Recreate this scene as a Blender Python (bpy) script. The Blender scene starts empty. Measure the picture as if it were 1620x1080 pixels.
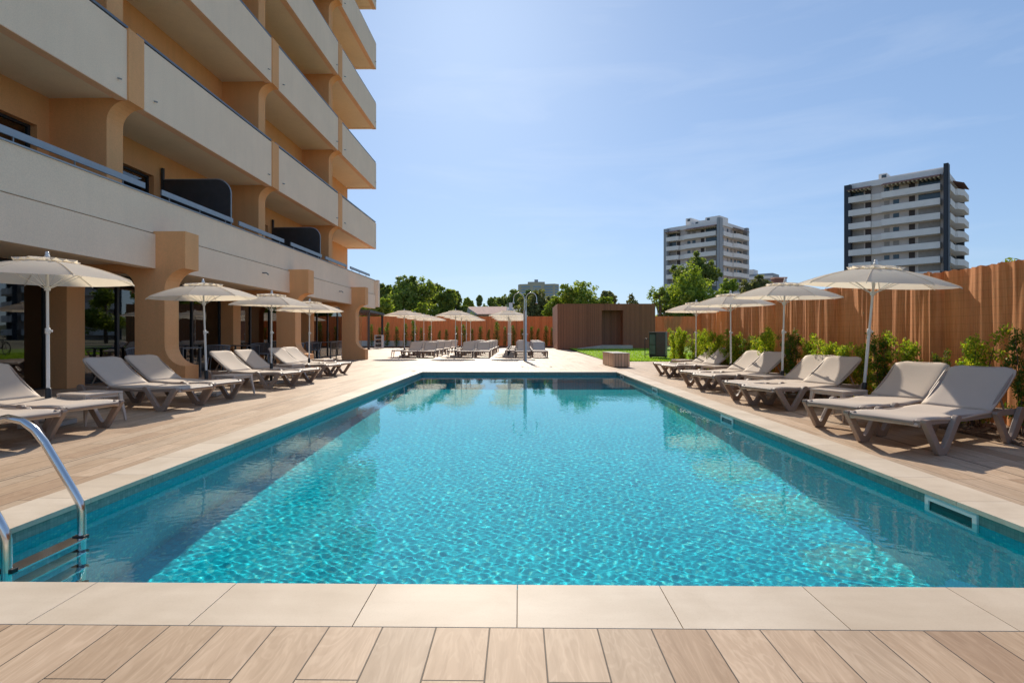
import bpy, bmesh, math, random
import numpy as np
from mathutils import Vector, Matrix
R = math.radians
sc = bpy.context.scene
COL = sc.collection
random.seed(7)

# ------------------------------------------------------------------ helpers
class MB:
    """collects geometry (world or local coordinates) and links it as one mesh object"""
    def __init__(s): s.v = []; s.f = []; s.sm = []
    def add(s, vs, fs, smooth=False):
        n = len(s.v); s.v += [tuple(p) for p in vs]
        for f in fs: s.f.append(tuple(i + n for i in f)); s.sm.append(smooth)
        return s
    def box(s, x0, x1, y0, y1, z0, z1):
        v = [(x, y, z) for z in (z0, z1) for y in (y0, y1) for x in (x0, x1)]
        return s.add(v, [(0, 2, 3, 1), (4, 5, 7, 6), (0, 1, 5, 4), (2, 6, 7, 3), (0, 4, 6, 2), (1, 3, 7, 5)])
    def quad(s, a, b, c, d): return s.add([a, b, c, d], [(0, 1, 2, 3)])
    def prism(s, pts, axis, a, b):
        """extrude the 2-D outline pts: axis 'y' -> (x,z), 'x' -> (y,z), 'z' -> (x,y)"""
        def m(p, t): return {'y': (p[0], t, p[1]), 'x': (t, p[0], p[1]), 'z': (p[0], p[1], t)}[axis]
        n = len(pts); v = [m(p, a) for p in pts] + [m(p, b) for p in pts]
        f = [tuple(range(n))[::-1], tuple(range(n, 2 * n))] + [(i, (i + 1) % n, n + (i + 1) % n, n + i) for i in range(n)]
        return s.add(v, f)
    def tube(s, pts, r, n=8, cap=True, smooth=True):
        P = [Vector(p) for p in pts]; rs = r if isinstance(r, (list, tuple)) else [r] * len(P)
        vs = []; up = None
        for i, p in enumerate(P):
            t = (P[min(i + 1, len(P) - 1)] - P[max(i - 1, 0)])
            t = t.normalized() if t.length > 1e-9 else Vector((0, 0, 1))
            if up is None: up = Vector((0, 0, 1)) if abs(t.z) < .9 else Vector((1, 0, 0))
            a = t.cross(up)
            if a.length < 1e-6: a = t.orthogonal()
            a.normalize(); b = t.cross(a).normalized(); up = -b if b.dot(up) < 0 else b
            for k in range(n):
                w = 2 * math.pi * k / n; vs.append(p + rs[i] * (math.cos(w) * a + math.sin(w) * up))
        fs = [(i * n + k, i * n + (k + 1) % n, (i + 1) * n + (k + 1) % n, (i + 1) * n + k) for i in range(len(P) - 1) for k in range(n)]
        s.add(vs, fs, smooth)
        if cap: s.add(vs[:n], [tuple(range(n))]); s.add(vs[-n:], [tuple(range(n))])
        return s
    def lathe(s, prof, cx=0, cy=0, n=20, smooth=True):
        vs = [(cx + r * math.cos(2 * math.pi * k / n), cy + r * math.sin(2 * math.pi * k / n), z) for r, z in prof for k in range(n)]
        fs = [(i * n + k, i * n + (k + 1) % n, (i + 1) * n + (k + 1) % n, (i + 1) * n + k) for i in range(len(prof) - 1) for k in range(n)]
        return s.add(vs, fs, smooth)
    def build(s, name, mat, parent=None, world=False, bevel=0, merge=False):
        off = Vector(parent.location) if (world and parent) else Vector((0, 0, 0))
        me = bpy.data.meshes.new(name)
        me.from_pydata([(p[0] - off.x, p[1] - off.y, p[2] - off.z) for p in s.v], [], s.f)
        me.polygons.foreach_set('use_smooth', s.sm); me.materials.append(mat)
        if bevel or merge:
            bm = bmesh.new(); bm.from_mesh(me)
            if merge: bmesh.ops.remove_doubles(bm, verts=bm.verts, dist=1e-4)
            bmesh.ops.recalc_face_normals(bm, faces=bm.faces)
            if bevel:
                ed = [e for e in bm.edges if len(e.link_faces) == 2 and e.calc_face_angle(0) > R(25)]
                bmesh.ops.bevel(bm, geom=ed, offset=bevel, segments=2, affect='EDGES', profile=.6)
            bm.to_mesh(me); bm.free()
        me.update()
        o = bpy.data.objects.new(name, me); COL.objects.link(o)
        if parent: o.parent = parent
        return o

def tag(o, label=None, cat=None, group=None, kind=None):
    if label: o['label'] = label
    if cat: o['category'] = cat
    if group: o['group'] = group
    if kind: o['kind'] = kind
    return o
def empty(name, loc, label=None, cat=None, group=None, rz=0):
    o = bpy.data.objects.new(name, None); COL.objects.link(o); o.location = loc; o.rotation_euler = (0, 0, rz)
    o.empty_display_size = .2
    return tag(o, label, cat, group)
def copy_tree(o, parent=None):
    c = o.copy(); COL.objects.link(c)
    if parent: c.parent = parent
    for ch in o.children: copy_tree(ch, c)
    return c
ORD = ['first', 'second', 'third', 'fourth', 'fifth', 'sixth', 'seventh', 'eighth', 'ninth', 'tenth', 'eleventh', 'twelfth', 'thirteenth',
       'fourteenth', 'fifteenth', 'sixteenth', 'seventeenth', 'eighteenth', 'nineteenth', 'twentieth', 'twenty-first', 'twenty-second',
       'twenty-third', 'twenty-fourth', 'twenty-fifth', 'twenty-sixth', 'twenty-seventh']

# ------------------------------------------------------------------ materials
class NT:
    def __init__(s, name):
        s.m = bpy.data.materials.new(name); s.m.use_nodes = True; s.t = s.m.node_tree; s.b = s.t.nodes['Principled BSDF']
    def n(s, typ, **k):
        x = s.t.nodes.new('ShaderNode' + typ)
        for a, v in k.items():
            if hasattr(x, a): setattr(x, a, v)
            else: x.inputs[a].default_value = v
        return x
    def l(s, a, b): s.t.links.new(a, b)
    def math(s, op, a, b=None):
        x = s.n('Math', operation=op)
        for i, v in enumerate((a, b)):
            if v is None: continue
            if isinstance(v, (int, float)): x.inputs[i].default_value = v
            else: s.l(v, x.inputs[i])
        return x.outputs[0]
    def ramp(s, fac, stops):
        r = s.n('ValToRGB'); e = r.color_ramp.elements
        while len(e) < len(stops): e.new(.5)
        for i, (p, c) in enumerate(stops):
            e[i].position = p; e[i].color = (*c, 1) if len(c) == 3 else c
        s.l(fac, r.inputs[0]); return r.outputs[0]
    def mix(s, fac, a, b, bt='MIX'):
        x = s.n('Mix', data_type='RGBA', blend_type=bt)
        for i, v in ((0, fac), (6, a), (7, b)):
            if isinstance(v, (int, float)): x.inputs[i].default_value = v
            elif isinstance(v, tuple): x.inputs[i].default_value = (*v, 1)
            else: s.l(v, x.inputs[i])
        return x.outputs[2]
    def coord(s, scale=(1, 1, 1), kind='Object'):
        c = s.n('TexCoord'); mp = s.n('Mapping'); mp.inputs['Scale'].default_value = scale
        s.l(c.outputs[kind], mp.inputs[0]); return mp.outputs[0]
    def noise(s, vec, scale, detail=3, rough=.5, dist=0):
        x = s.n('TexNoise'); x.inputs['Scale'].default_value = scale; x.inputs['Detail'].default_value = detail
        x.inputs['Roughness'].default_value = rough; x.inputs['Distortion'].default_value = dist
        s.l(vec, x.inputs['Vector']); return x.outputs['Fac']
    def bump(s, h, strength=.3, dist=.01):
        x = s.n('Bump'); x.inputs['Strength'].default_value = strength; x.inputs['Distance'].default_value = dist
        s.l(h, x.inputs['Height']); s.l(x.outputs[0], s.b.inputs['Normal'])
    def set(s, **k):
        for a, v in k.items():
            s.b.inputs[a.replace('_', ' ')].default_value = v

def simple(name, c, rough=.6, var=.12, nscale=6, bump=0, bscale=60, metal=0, bdist=.004):
    t = NT(name); vec = t.coord()
    a = tuple(x * (1 - var) for x in c); b = tuple(min(1, x * (1 + var)) for x in c)
    f = t.noise(vec, nscale, 4, .6)
    t.l(t.ramp(f, [(.3, a), (.7, b)]), t.b.inputs['Base Color'])
    t.set(Roughness=rough, Metallic=metal)
    if bump: t.bump(t.noise(vec, bscale, 3, .6), bump, bdist)
    return t.m

def stucco(name, c, streak=.10):
    t = NT(name); vec = t.coord()
    big = t.noise(vec, .7, 5, .65); fine = t.noise(vec, 45, 3, .7)
    st = t.noise(t.coord((3.2, 3.2, .22)), 1.5, 4, .6)
    base = t.ramp(big, [(.3, tuple(x * .94 for x in c)), (.7, tuple(min(1, x * 1.03) for x in c))])
    fx = t.ramp(fine, [(.3, (.90,) * 3), (.7, (1.06,) * 3)])
    sx = t.ramp(st, [(.25, (1 - streak,) * 3), (.55, (1, 1, 1))])
    t.l(t.mix(1., t.mix(1., base, fx, 'MULTIPLY'), sx, 'MULTIPLY'), t.b.inputs['Base Color'])
    t.set(Roughness=.9); t.bump(t.noise(vec, 70, 4, .7), .35, .006); return t.m

def deck_mat():
    t = NT('plank_tiles'); c = t.n('TexCoord'); s = t.n('SeparateXYZ'); t.l(c.outputs['Object'], s.inputs[0])
    X, Y = s.outputs[0], s.outputs[1]
    W, L = .1945, 1.2
    xr = t.math('DIVIDE', t.math('SUBTRACT', X, .0876), W); row = t.math('FLOOR', xr); fx = t.math('FRACT', xr)
    off = t.math('FRACT', t.math('MULTIPLY', row, .5))
    wn0 = t.n('TexWhiteNoise', noise_dimensions='1D'); t.l(row, wn0.inputs['W'])
    off = t.math('ADD', off, t.math('MULTIPLY', wn0.outputs[0], .008))
    yr = t.math('ADD', t.math('DIVIDE', t.math('SUBTRACT', Y, 1.686), L), off); cell = t.math('FLOOR', yr); fy = t.math('FRACT', yr)
    ex = t.math('MULTIPLY', t.math('MINIMUM', fx, t.math('SUBTRACT', 1., fx)), W)
    ey = t.math('MULTIPLY', t.math('MINIMUM', fy, t.math('SUBTRACT', 1., fy)), L)
    e = t.math('MINIMUM', ex, ey)
    wide = t.math('SUBTRACT', t.math('ABSOLUTE', t.math('SUBTRACT', t.math('ABSOLUTE', X), 3.76)), .004)
    e2 = t.math('MINIMUM', e, wide)
    joint = t.n('MapRange'); joint.inputs[1].default_value = .0012; joint.inputs[2].default_value = .0032; t.l(e2, joint.inputs[0])
    cmb = t.n('CombineXYZ'); t.l(row, cmb.inputs[0]); t.l(cell, cmb.inputs[1])
    wn = t.n('TexWhiteNoise', noise_dimensions='2D'); t.l(cmb.outputs[0], wn.inputs['Vector'])
    rnd = wn.outputs['Value']
    gv = t.n('CombineXYZ'); t.l(t.math('ADD', t.math('MULTIPLY', X, 26), t.math('MULTIPLY', rnd, 91)), gv.inputs[0])
    t.l(t.math('ADD', t.math('MULTIPLY', Y, 3.0), t.math('MULTIPLY', rnd, 37)), gv.inputs[1])
    g1 = t.noise(gv.outputs[0], 1.0, 6, .65, .6); 
    gv2 = t.n('CombineXYZ'); t.l(t.math('ADD', t.math('MULTIPLY', X, 7), t.math('MULTIPLY', rnd, 51)), gv2.inputs[0])
    t.l(t.math('ADD', t.math('MULTIPLY', Y, 1.3), t.math('MULTIPLY', rnd, 17)), gv2.inputs[1])
    g2 = t.noise(gv2.outputs[0], 1.0, 3, .5, 1.5)
    rings = t.math('SINE', t.math('MULTIPLY', g2, 60))
    base = t.ramp(rnd, [(0, (.44, .30, .195)), (.3, (.52, .375, .25)), (.65, (.60, .445, .31)), (1, (.51, .385, .27))])
    gr = t.ramp(g1, [(.30, (.84, .81, .78)), (.58, (1.05, 1.05, 1.05))])
    rg = t.ramp(rings, [(0, (.93, .91, .89)), (1, (1.03, 1.03, 1.03))])
    col = t.mix(1., t.mix(1., base, gr, 'MULTIPLY'), rg, 'MULTIPLY')
    stain = t.ramp(t.noise(c.outputs['Object'], .8, 4, .6), [(.3, (.93, .93, .94)), (.65, (1.03, 1.03, 1.02))])
    col = t.mix(1., col, stain, 'MULTIPLY')
    t.l(t.mix(joint.outputs[0], (.05, .036, .026), col), t.b.inputs['Base Color'])
    t.set(Roughness=.62); t.b.inputs['Specular IOR Level'].default_value = .3
    h = t.math('ADD', t.math('MULTIPLY', joint.outputs[0], 1.), t.math('MULTIPLY', g1, .18))
    t.bump(h, .5, .003); return t.m

def stone_mat():
    t = NT('coping_stone'); vec = t.coord()
    g = t.n('NewGeometry'); 
    big = t.noise(vec, 1.8, 5, .6, .4); fine = t.noise(vec, 160, 2, .6)
    st = t.noise(t.coord((2, 14, 1)), 1.0, 4, .6)
    base = t.ramp(g.outputs['Random Per Island'], [(0, (.62, .515, .395)), (.5, (.69, .585, .46)), (1, (.72, .625, .505))])
    c1 = t.mix(1., base, t.ramp(big, [(.3, (.84, .81, .77)), (.7, (1.06, 1.06, 1.06))]), 'MULTIPLY')
    c2 = t.mix(1., c1, t.ramp(fine, [(.25, (.93, .92, .9)), (.5, (1, 1, 1))]), 'MULTIPLY')
    c3 = t.mix(1., c2, t.ramp(st, [(.3, (.96, .95, .94)), (.7, (1.02, 1.02, 1.02))]), 'MULTIPLY')
    t.l(c3, t.b.inputs['Base Color']); t.set(Roughness=.6); t.b.inputs['Specular IOR Level'].default_value = .25
    t.bump(t.noise(vec, 120, 3, .6), .15, .002); return t.m

def mosaic(name, c1, c2, c3, size=.025, rough=.25, grout=(.12, .30, .30)):
    """small square glass tiles, each with its own shade"""
    t = NT(name); c = t.n('TexCoord'); d = t.n('VectorMath', operation='SCALE'); d.inputs['Scale'].default_value = 1 / size
    sh = t.n('VectorMath', operation='ADD'); sh.inputs[1].default_value = (.0031, .0037, .0120)
    t.l(c.outputs['Object'], sh.inputs[0]); t.l(sh.outputs[0], d.inputs[0])
    fl = t.n('VectorMath', operation='FLOOR'); t.l(d.outputs[0], fl.inputs[0])
    fr = t.n('VectorMath', operation='FRACTION'); t.l(d.outputs[0], fr.inputs[0])
    wn = t.n('TexWhiteNoise', noise_dimensions='3D'); t.l(fl.outputs[0], wn.inputs['Vector'])
    col = t.ramp(wn.outputs['Value'], [(0, c1), (.45, c2), (.85, c2), (1, c3)])
    big = t.ramp(t.noise(c.outputs['Object'], .5, 2, .5), [(.3, (.93, .95, .96)), (.7, (1.04, 1.04, 1.04))])
    ctr = t.n('VectorMath', operation='SUBTRACT'); ctr.inputs[1].default_value = (.5, .5, .5); t.l(fr.outputs[0], ctr.inputs[0])
    ab = t.n('VectorMath', operation='ABSOLUTE'); t.l(ctr.outputs[0], ab.inputs[0]); sp = t.n('SeparateXYZ'); t.l(ab.outputs[0], sp.inputs[0])
    mxe = t.math('MAXIMUM', t.math('MAXIMUM', sp.outputs[0], sp.outputs[1]), sp.outputs[2])
    col = t.mix(1., col, t.ramp(mxe, [(.42, (1, 1, 1)), (.47, (.74, .82, .83))]), 'MULTIPLY')
    t.l(t.mix(1., col, big, 'MULTIPLY'), t.b.inputs['Base Color'])
    t.set(Roughness=rough); t.b.inputs['Specular IOR Level'].default_value = .08; return t.m

def slat_mat(name, c, pitch=.05, axis=0, dark=.35):
    t = NT(name); co = t.n('TexCoord'); s = t.n('SeparateXYZ'); t.l(co.outputs['Object'], s.inputs[0])
    u = t.math('ADD', s.outputs[0], s.outputs[1])
    f = t.math('FRACT', t.math('DIVIDE', u, pitch)); row = t.math('FLOOR', t.math('DIVIDE', u, pitch))
    wn = t.n('TexWhiteNoise', noise_dimensions='1D'); t.l(row, wn.inputs['W'])
    e = t.math('MINIMUM', f, t.math('SUBTRACT', 1., f)); m = t.ramp(e, [(.05, (dark,) * 3), (.16, (1, 1, 1))])
    base = t.ramp(wn.outputs[0], [(0, tuple(x * .8 for x in c)), (1, tuple(x * 1.15 for x in c))])
    gr = t.ramp(t.noise(t.coord((20, 20, 1)), 2, 4, .6), [(.3, (.85,) * 3), (.7, (1.08,) * 3)])
    t.l(t.mix(1., t.mix(1., base, m, 'MULTIPLY'), gr, 'MULTIPLY'), t.b.inputs['Base Color'])
    t.set(Roughness=.75); t.bump(e, .5, .01); return t.m

def reed_mat():
    t = NT('reed_screen'); co = t.n('TexCoord'); s = t.n('SeparateXYZ'); t.l(co.outputs['Object'], s.inputs[0])
    u = t.math('ADD', s.outputs[1], s.outputs[0])
    cv = t.n('CombineXYZ'); t.l(t.math('MULTIPLY', u, 1), cv.inputs[0]); t.l(t.math('MULTIPLY', s.outputs[2], .02), cv.inputs[2])
    a = t.noise(cv.outputs[0], 75, 3, .7); b = t.noise(cv.outputs[0], 5, 3, .6)
    base = t.ramp(a, [(.25, (.50, .18, .055)), (.5, (.76, .325, .12)), (.75, (.88, .44, .19))])
    bb = t.ramp(b, [(.3, (.80, .78, .76)), (.7, (1.12, 1.12, 1.1))])
    # wire ties every 10 cm
    f = t.math('FRACT', t.math('DIVIDE', s.outputs[2], .10)); e = t.math('MINIMUM', f, t.math('SUBTRACT', 1., f))
    w = t.ramp(e, [(.03, (.86, .86, .86)), (.06, (1, 1, 1))])
    t.l(t.mix(1., t.mix(1., base, bb, 'MULTIPLY'), w, 'MULTIPLY'), t.b.inputs['Base Color'])
    t.set(Roughness=.85); t.bump(a, .5, .006)
    tr = t.n('BsdfTranslucent'); tr.inputs[0].default_value = (.85, .33, .08, 1)
    mx = t.n('MixShader'); mx.inputs[0].default_value = .22; out = t.t.nodes['Material Output']
    t.l(t.b.outputs[0], mx.inputs[1]); t.l(tr.outputs[0], mx.inputs[2]); t.l(mx.outputs[0], out.inputs[0]); return t.m

def leaf_mat(name, c1, c2, c3, trans=.45):
    t = NT(name); g = t.n('NewGeometry')
    col = t.ramp(g.outputs['Random Per Island'], [(0, c1), (.55, c2), (1, c3)])
    pos = t.n('VectorMath', operation='SCALE'); pos.inputs['Scale'].default_value = 1; t.l(g.outputs['Position'], pos.inputs[0])
    cl = t.ramp(t.noise(pos.outputs[0], 1.2, 2, .5), [(.3, (.75, .8, .8)), (.7, (1.2, 1.15, 1.05))])
    col = t.mix(1., col, cl, 'MULTIPLY')
    t.l(col, t.b.inputs['Base Color']); t.set(Roughness=.55); t.b.inputs['Specular IOR Level'].default_value = .25
    tr = t.n('BsdfTranslucent'); t.l(t.mix(1., col, (1.5, 1.55, .7), 'MULTIPLY'), tr.inputs[0])
    mx = t.n('MixShader'); mx.inputs[0].default_value = trans; out = t.t.nodes['Material Output']
    t.l(t.b.outputs[0], mx.inputs[1]); t.l(tr.outputs[0], mx.inputs[2]); t.l(mx.outputs[0], out.inputs[0]); return t.m

def cloth_mat(name, c, trans=.3, weave=500, rough=.85):
    t = NT(name); vec = t.coord()
    w = t.noise(vec, weave, 2, .6); b = t.noise(vec, 3, 3, .5)
    base = t.ramp(w, [(.3, tuple(x * .88 for x in c)), (.7, tuple(min(1, x * 1.08) for x in c))])
    col = t.mix(1., base, t.ramp(b, [(.3, (.95,) * 3), (.7, (1.02,) * 3)]), 'MULTIPLY')
    t.l(col, t.b.inputs['Base Color']); t.set(Roughness=rough); t.bump(w, .2, .001)
    if trans:
        tr = t.n('BsdfTranslucent'); t.l(t.mix(1., col, (1., .95, .82), 'MULTIPLY'), tr.inputs[0])
        mx = t.n('MixShader'); mx.inputs[0].default_value = trans; out = t.t.nodes['Material Output']
        t.l(t.b.outputs[0], mx.inputs[1]); t.l(tr.outputs[0], mx.inputs[2]); t.l(mx.outputs[0], out.inputs[0])
    return t.m

def glass_mat(name, tint=(.75, .8, .8), refl=1.5, dark=.55):
    """thin window glass: see-through tint with a mirror reflection"""
    t = NT(name); nt = t.t; nt.nodes.remove(t.b); out = nt.nodes['Material Output']
    fr = t.n('Fresnel'); fr.inputs['IOR'].default_value = refl
    tr = t.n('BsdfTransparent'); tr.inputs[0].default_value = tuple(x * dark for x in tint) + (1,)
    gl = t.n('BsdfGlossy'); gl.inputs['Roughness'].default_value = .015; gl.inputs['Color'].default_value = (.9, .9, .9, 1)
    mx = t.n('MixShader'); t.l(fr.outputs[0], mx.inputs[0]); t.l(tr.outputs[0], mx.inputs[1]); t.l(gl.outputs[0], mx.inputs[2])
    t.l(mx.outputs[0], out.inputs[0]); return t.m

M = {}
M['deck'] = deck_mat(); M['stone'] = stone_mat()
M['grout'] = simple('grout', (.33, .28, .23), .9)
M['tile'] = mosaic('pool_mosaic', (.004, .50, .62), (.008, .62, .74), (.16, .80, .78), rough=.6)
M['band'] = mosaic('waterline_mosaic', (.22, .29, .26), (.27, .35, .31), (.33, .41, .37), .025, .3)
M['grey'] = stucco('grey_stucco', (.97, .765, .565), .035); M['orange'] = stucco('orange_stucco', (.86, .44, .19), .08)
M['edge'] = stucco('tan_stucco', (.86, .54, .35), .05); M['soffit'] = stucco('soffit_plaster', (.90, .73, .55), .04)
M['alu'] = simple('dark_grey_metal', (.14, .155, .17), .4, .05, metal=.4)
M['alu2'] = simple('grey_rail_metal', (.30, .33, .36), .4, .05, metal=.3)
M['frame'] = simple('anthracite_frame', (.030, .035, .042), .4, .1)
M['screen'] = simple('anthracite_screen', (.040, .043, .048), .45, .15, bump=.1)
M['glass'] = glass_mat('window_glass', (.72, .78, .76), 2.1, .6)
M['clear'] = glass_mat('screen_glass', (.85, .9, .9), 1.45, .9)
M['curtain'] = cloth_mat('curtain_cloth', (.55, .52, .47), 0, 40)
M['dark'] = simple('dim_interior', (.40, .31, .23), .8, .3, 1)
M['wood'] = simple('dark_wood', (.10, .06, .035), .5, .3, 12)
M['plastic'] = simple('taupe_resin', (.33, .255, .21), .48, .05, 20, .1, 300)
M['sling'] = cloth_mat('sling_fabric', (.66, .555, .46), .08, 420, .75)
M['tablew'] = simple('pale_resin', (.58, .485, .405), .45, .05, 20, .1, 300)
M['canvas'] = cloth_mat('parasol_canvas', (.95, .87, .77), .52, 350)
M['white'] = simple('white_enamel', (.72, .72, .70), .35, .03)
M['black'] = simple('black_plastic', (.018, .018, .02), .45, .1)
M['steel'] = simple('polished_steel', (.62, .62, .62), .16, .04, 8, metal=1)
M['steel2'] = simple('brushed_steel', (.62, .54, .45), .32, .08, 8, metal=.9)
M['reed'] = reed_mat()
M['kiosk'] = slat_mat('brown_slats', (.30, .125, .065), .06, dark=.88)
M['bench'] = slat_mat('bench_boards', (.76, .52, .36), .10, dark=.6)
M['concrete'] = simple('pale_concrete', (.48, .45, .41), .85, .12, 3, .2)
M['grassm'] = simple('lawn_green', (.24, .38, .03), .9, .22, 5, .6, 240, bdist=.02)
M['dirt'] = simple('mulch_soil', (.19, .12, .075), .95, .45, 26, .8, 60, bdist=.03)
M['chip'] = simple('bark_chip', (.34, .22, .13), .9, .5, 9)
M['earth'] = simple('dry_ground', (.22, .20, .12), .95, .3, .05)
M['bark'] = simple('bark', (.12, .085, .06), .9, .35, 14, .5, 40)
M['rope'] = simple('grey_rope', (.20, .20, .21), .8, .2, 60, .3, 200)
M['gleaf'] = leaf_mat('shrub_leaves', (.10, .20, .02), (.25, .37, .03), (.58, .52, .07), .52)
M['gleaf2'] = leaf_mat('shrub_leaves_dark', (.045, .12, .02), (.10, .20, .025), (.30, .22, .03), .45)
M['tdark'] = leaf_mat('crown_dark', (.10, .14, .045), (.165, .215, .06), (.29, .32, .10), .46)
M['tmid'] = leaf_mat('crown_mid', (.12, .175, .04), (.21, .275, .06), (.37, .41, .11), .48)
M['tlight'] = leaf_mat('crown_bright', (.13, .19, .03), (.23, .31, .045), (.42, .46, .09), .45)
M['tolive'] = leaf_mat('crown_olive', (.12, .125, .05), (.19, .195, .08), (.29, .29, .13), .42)
M['hedge'] = leaf_mat('column_leaves', (.05, .11, .02), (.10, .19, .03), (.22, .30, .05), .45)
M['roof'] = simple('terracotta_tiles', (.66, .38, .28), .85, .2, 2, .5, 8)
M['roofg'] = simple('grey_roof', (.40, .38, .35), .85, .2, 2)
M['cream'] = simple('cream_render', (.50, .42, .32), .9, .1)
M['twall'] = simple('tower_render', (.62, .53, .47), .9, .08, .6)
M['tband'] = simple('tower_balcony_white', (.86, .80, .74), .85, .06, .6)
M['tdoor'] = simple('brown_door', (.055, .035, .03), .6, .1)
M['tblind'] = simple('beige_blind', (.36, .31, .27), .8, .12, 2)
M['twin'] = NT('tower_window').m; b_ = M['twin'].node_tree.nodes['Principled BSDF']; b_.inputs['Base Color'].default_value = (.06, .09, .11, 1); b_.inputs['Roughness'].default_value = .08
M['navy'] = simple('navy_cladding', (.030, .036, .048), .6, .1)
M['tgrey'] = simple('grey_cladding', (.36, .37, .38), .7, .08)
M['awning'] = simple('brown_awning', (.22, .10, .07), .8, .15)
M['cream2'] = simple('cream_joist', (.62, .52, .34), .8, .1)
M['ftan'] = simple('far_tan', (.55, .47, .32), .9, .1, .05)
M['fblue'] = simple('far_glass_rows', (.26, .36, .46), .4, .1, .05)
M['green_cab'] = simple('dark_green_metal', (.012, .035, .032), .3, .2)
M['bluep'] = simple('blue_paint', (.04, .08, .25), .4, .1)
M['bulb'] = NT('lit_bulb').m; b_ = M['bulb'].node_tree.nodes['Principled BSDF']
b_.inputs['Emission Color'].default_value = (1, .62, .28, 1); b_.inputs['Emission Strength'].default_value = 22

# ------------------------------------------------------------------ setting: ground, deck, pool, water
PX, PY0, PY1 = 2.80, 2.315, 15.75
def ring(mb, x0, x1, y0, y1, hx0, hx1, hy0, hy1, z):
    for a, b, c, d in ((x0, x1, y0, hy0), (x0, x1, hy1, y1), (x0, hx0, hy0, hy1), (hx1, x1, hy0, hy1)):
        mb.quad((a, c, z), (b, c, z), (b, d, z), (a, d, z))
g = MB(); ring(g, -2500, 2500, -600, 4500, -PX - .2, PX + .2, PY0 - .2, PY1 + .2, -.06)
tag(g.build('ground', M['earth']), kind='structure')
CW = .325
d = MB(); ring(d, -14, 4.77, -3.5, 21.9, -PX - CW, PX + CW, PY0 - CW, PY1 + CW, 0)
d.quad((-14, 21.9, 0), (3.55, 21.9, 0), (3.55, 45.6, 0), (-14, 45.6, 0)); d.quad((4.77, 17.9, 0), (14, 17.9, 0), (14, 21.9, 0), (4.77, 21.9, 0))
tag(d.build('pool_deck', M['deck']), kind='structure')
gb = MB(); ring(gb, -PX - CW, PX + CW, PY0 - CW, PY1 + CW, -PX - .012, PX + .012, PY0 - .012, PY1 + .012, -.006)
tag(gb.build('grout_bed', M['grout']), kind='structure')
# coping slabs: 3 mm joints, nosing overhanging the basin by 2 cm
cp = MB(); J = .0016; T0 = -.03
def slab(x0, x1, y0, y1): cp.box(x0 + J, x1 - J, y0 + J, y1 - J, T0, .0015)
x = -3.008
while x < PX + CW:
    a, b = max(x, -PX - CW), min(x + .6, PX + CW)
    if b - a > .02:
        slab(a, b, PY0 - CW, PY0 + .02); slab(a, b, PY1 - .02, PY1 + CW)
    x += .6
x = -PX - CW; slab(x, -3.008, PY0 - CW, PY0 + .02)
y = PY0 + .02
while y < PY1 - .02:
    b = min(y + .6, PY1 - .02)
    slab(-PX - CW, -PX + .02, y, b); slab(PX - .02, PX + CW, y, b); y += .6
tag(cp.build('pool_coping', M['stone'], bevel=.0015), kind='structure')
DEP = -1.6
bs = MB()
for (a, b) in (((-PX, PY0), (PX, PY0)), ((PX, PY0), (PX, PY1)), ((PX, PY1), (-PX, PY1)), ((-PX, PY1), (-PX, PY0))):
    bs.quad((*a, DEP), (*b, DEP), (*b, -.10), (*a, -.10))
bs.quad((-PX, PY0, DEP), (PX, PY0, DEP), (PX, PY1, DEP), (-PX, PY1, DEP))
basin = tag(bs.build('pool_basin', M['tile']), kind='structure')
bd = MB()
for (a, b) in (((-PX, PY0), (PX, PY0)), ((PX, PY0), (PX, PY1)), ((PX, PY1), (-PX, PY1)), ((-PX, PY1), (-PX, PY0))):
    bd.quad((*a, -.10), (*b, -.10), (*b, -.02), (*a, -.02))
tag(bd.build('waterline_tiles', M['band']), kind='structure')
# steps inside the far end of the pool
st_ = MB()
for k in range(2): st_.box(-PX + .001, PX - .001, PY1 - .35 * (k + 1), PY1 - .35 * k - .001, DEP + .001, -.30 - .25 * k)
steps = tag(st_.build('pool_steps', M['tile']), kind='structure')

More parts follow.
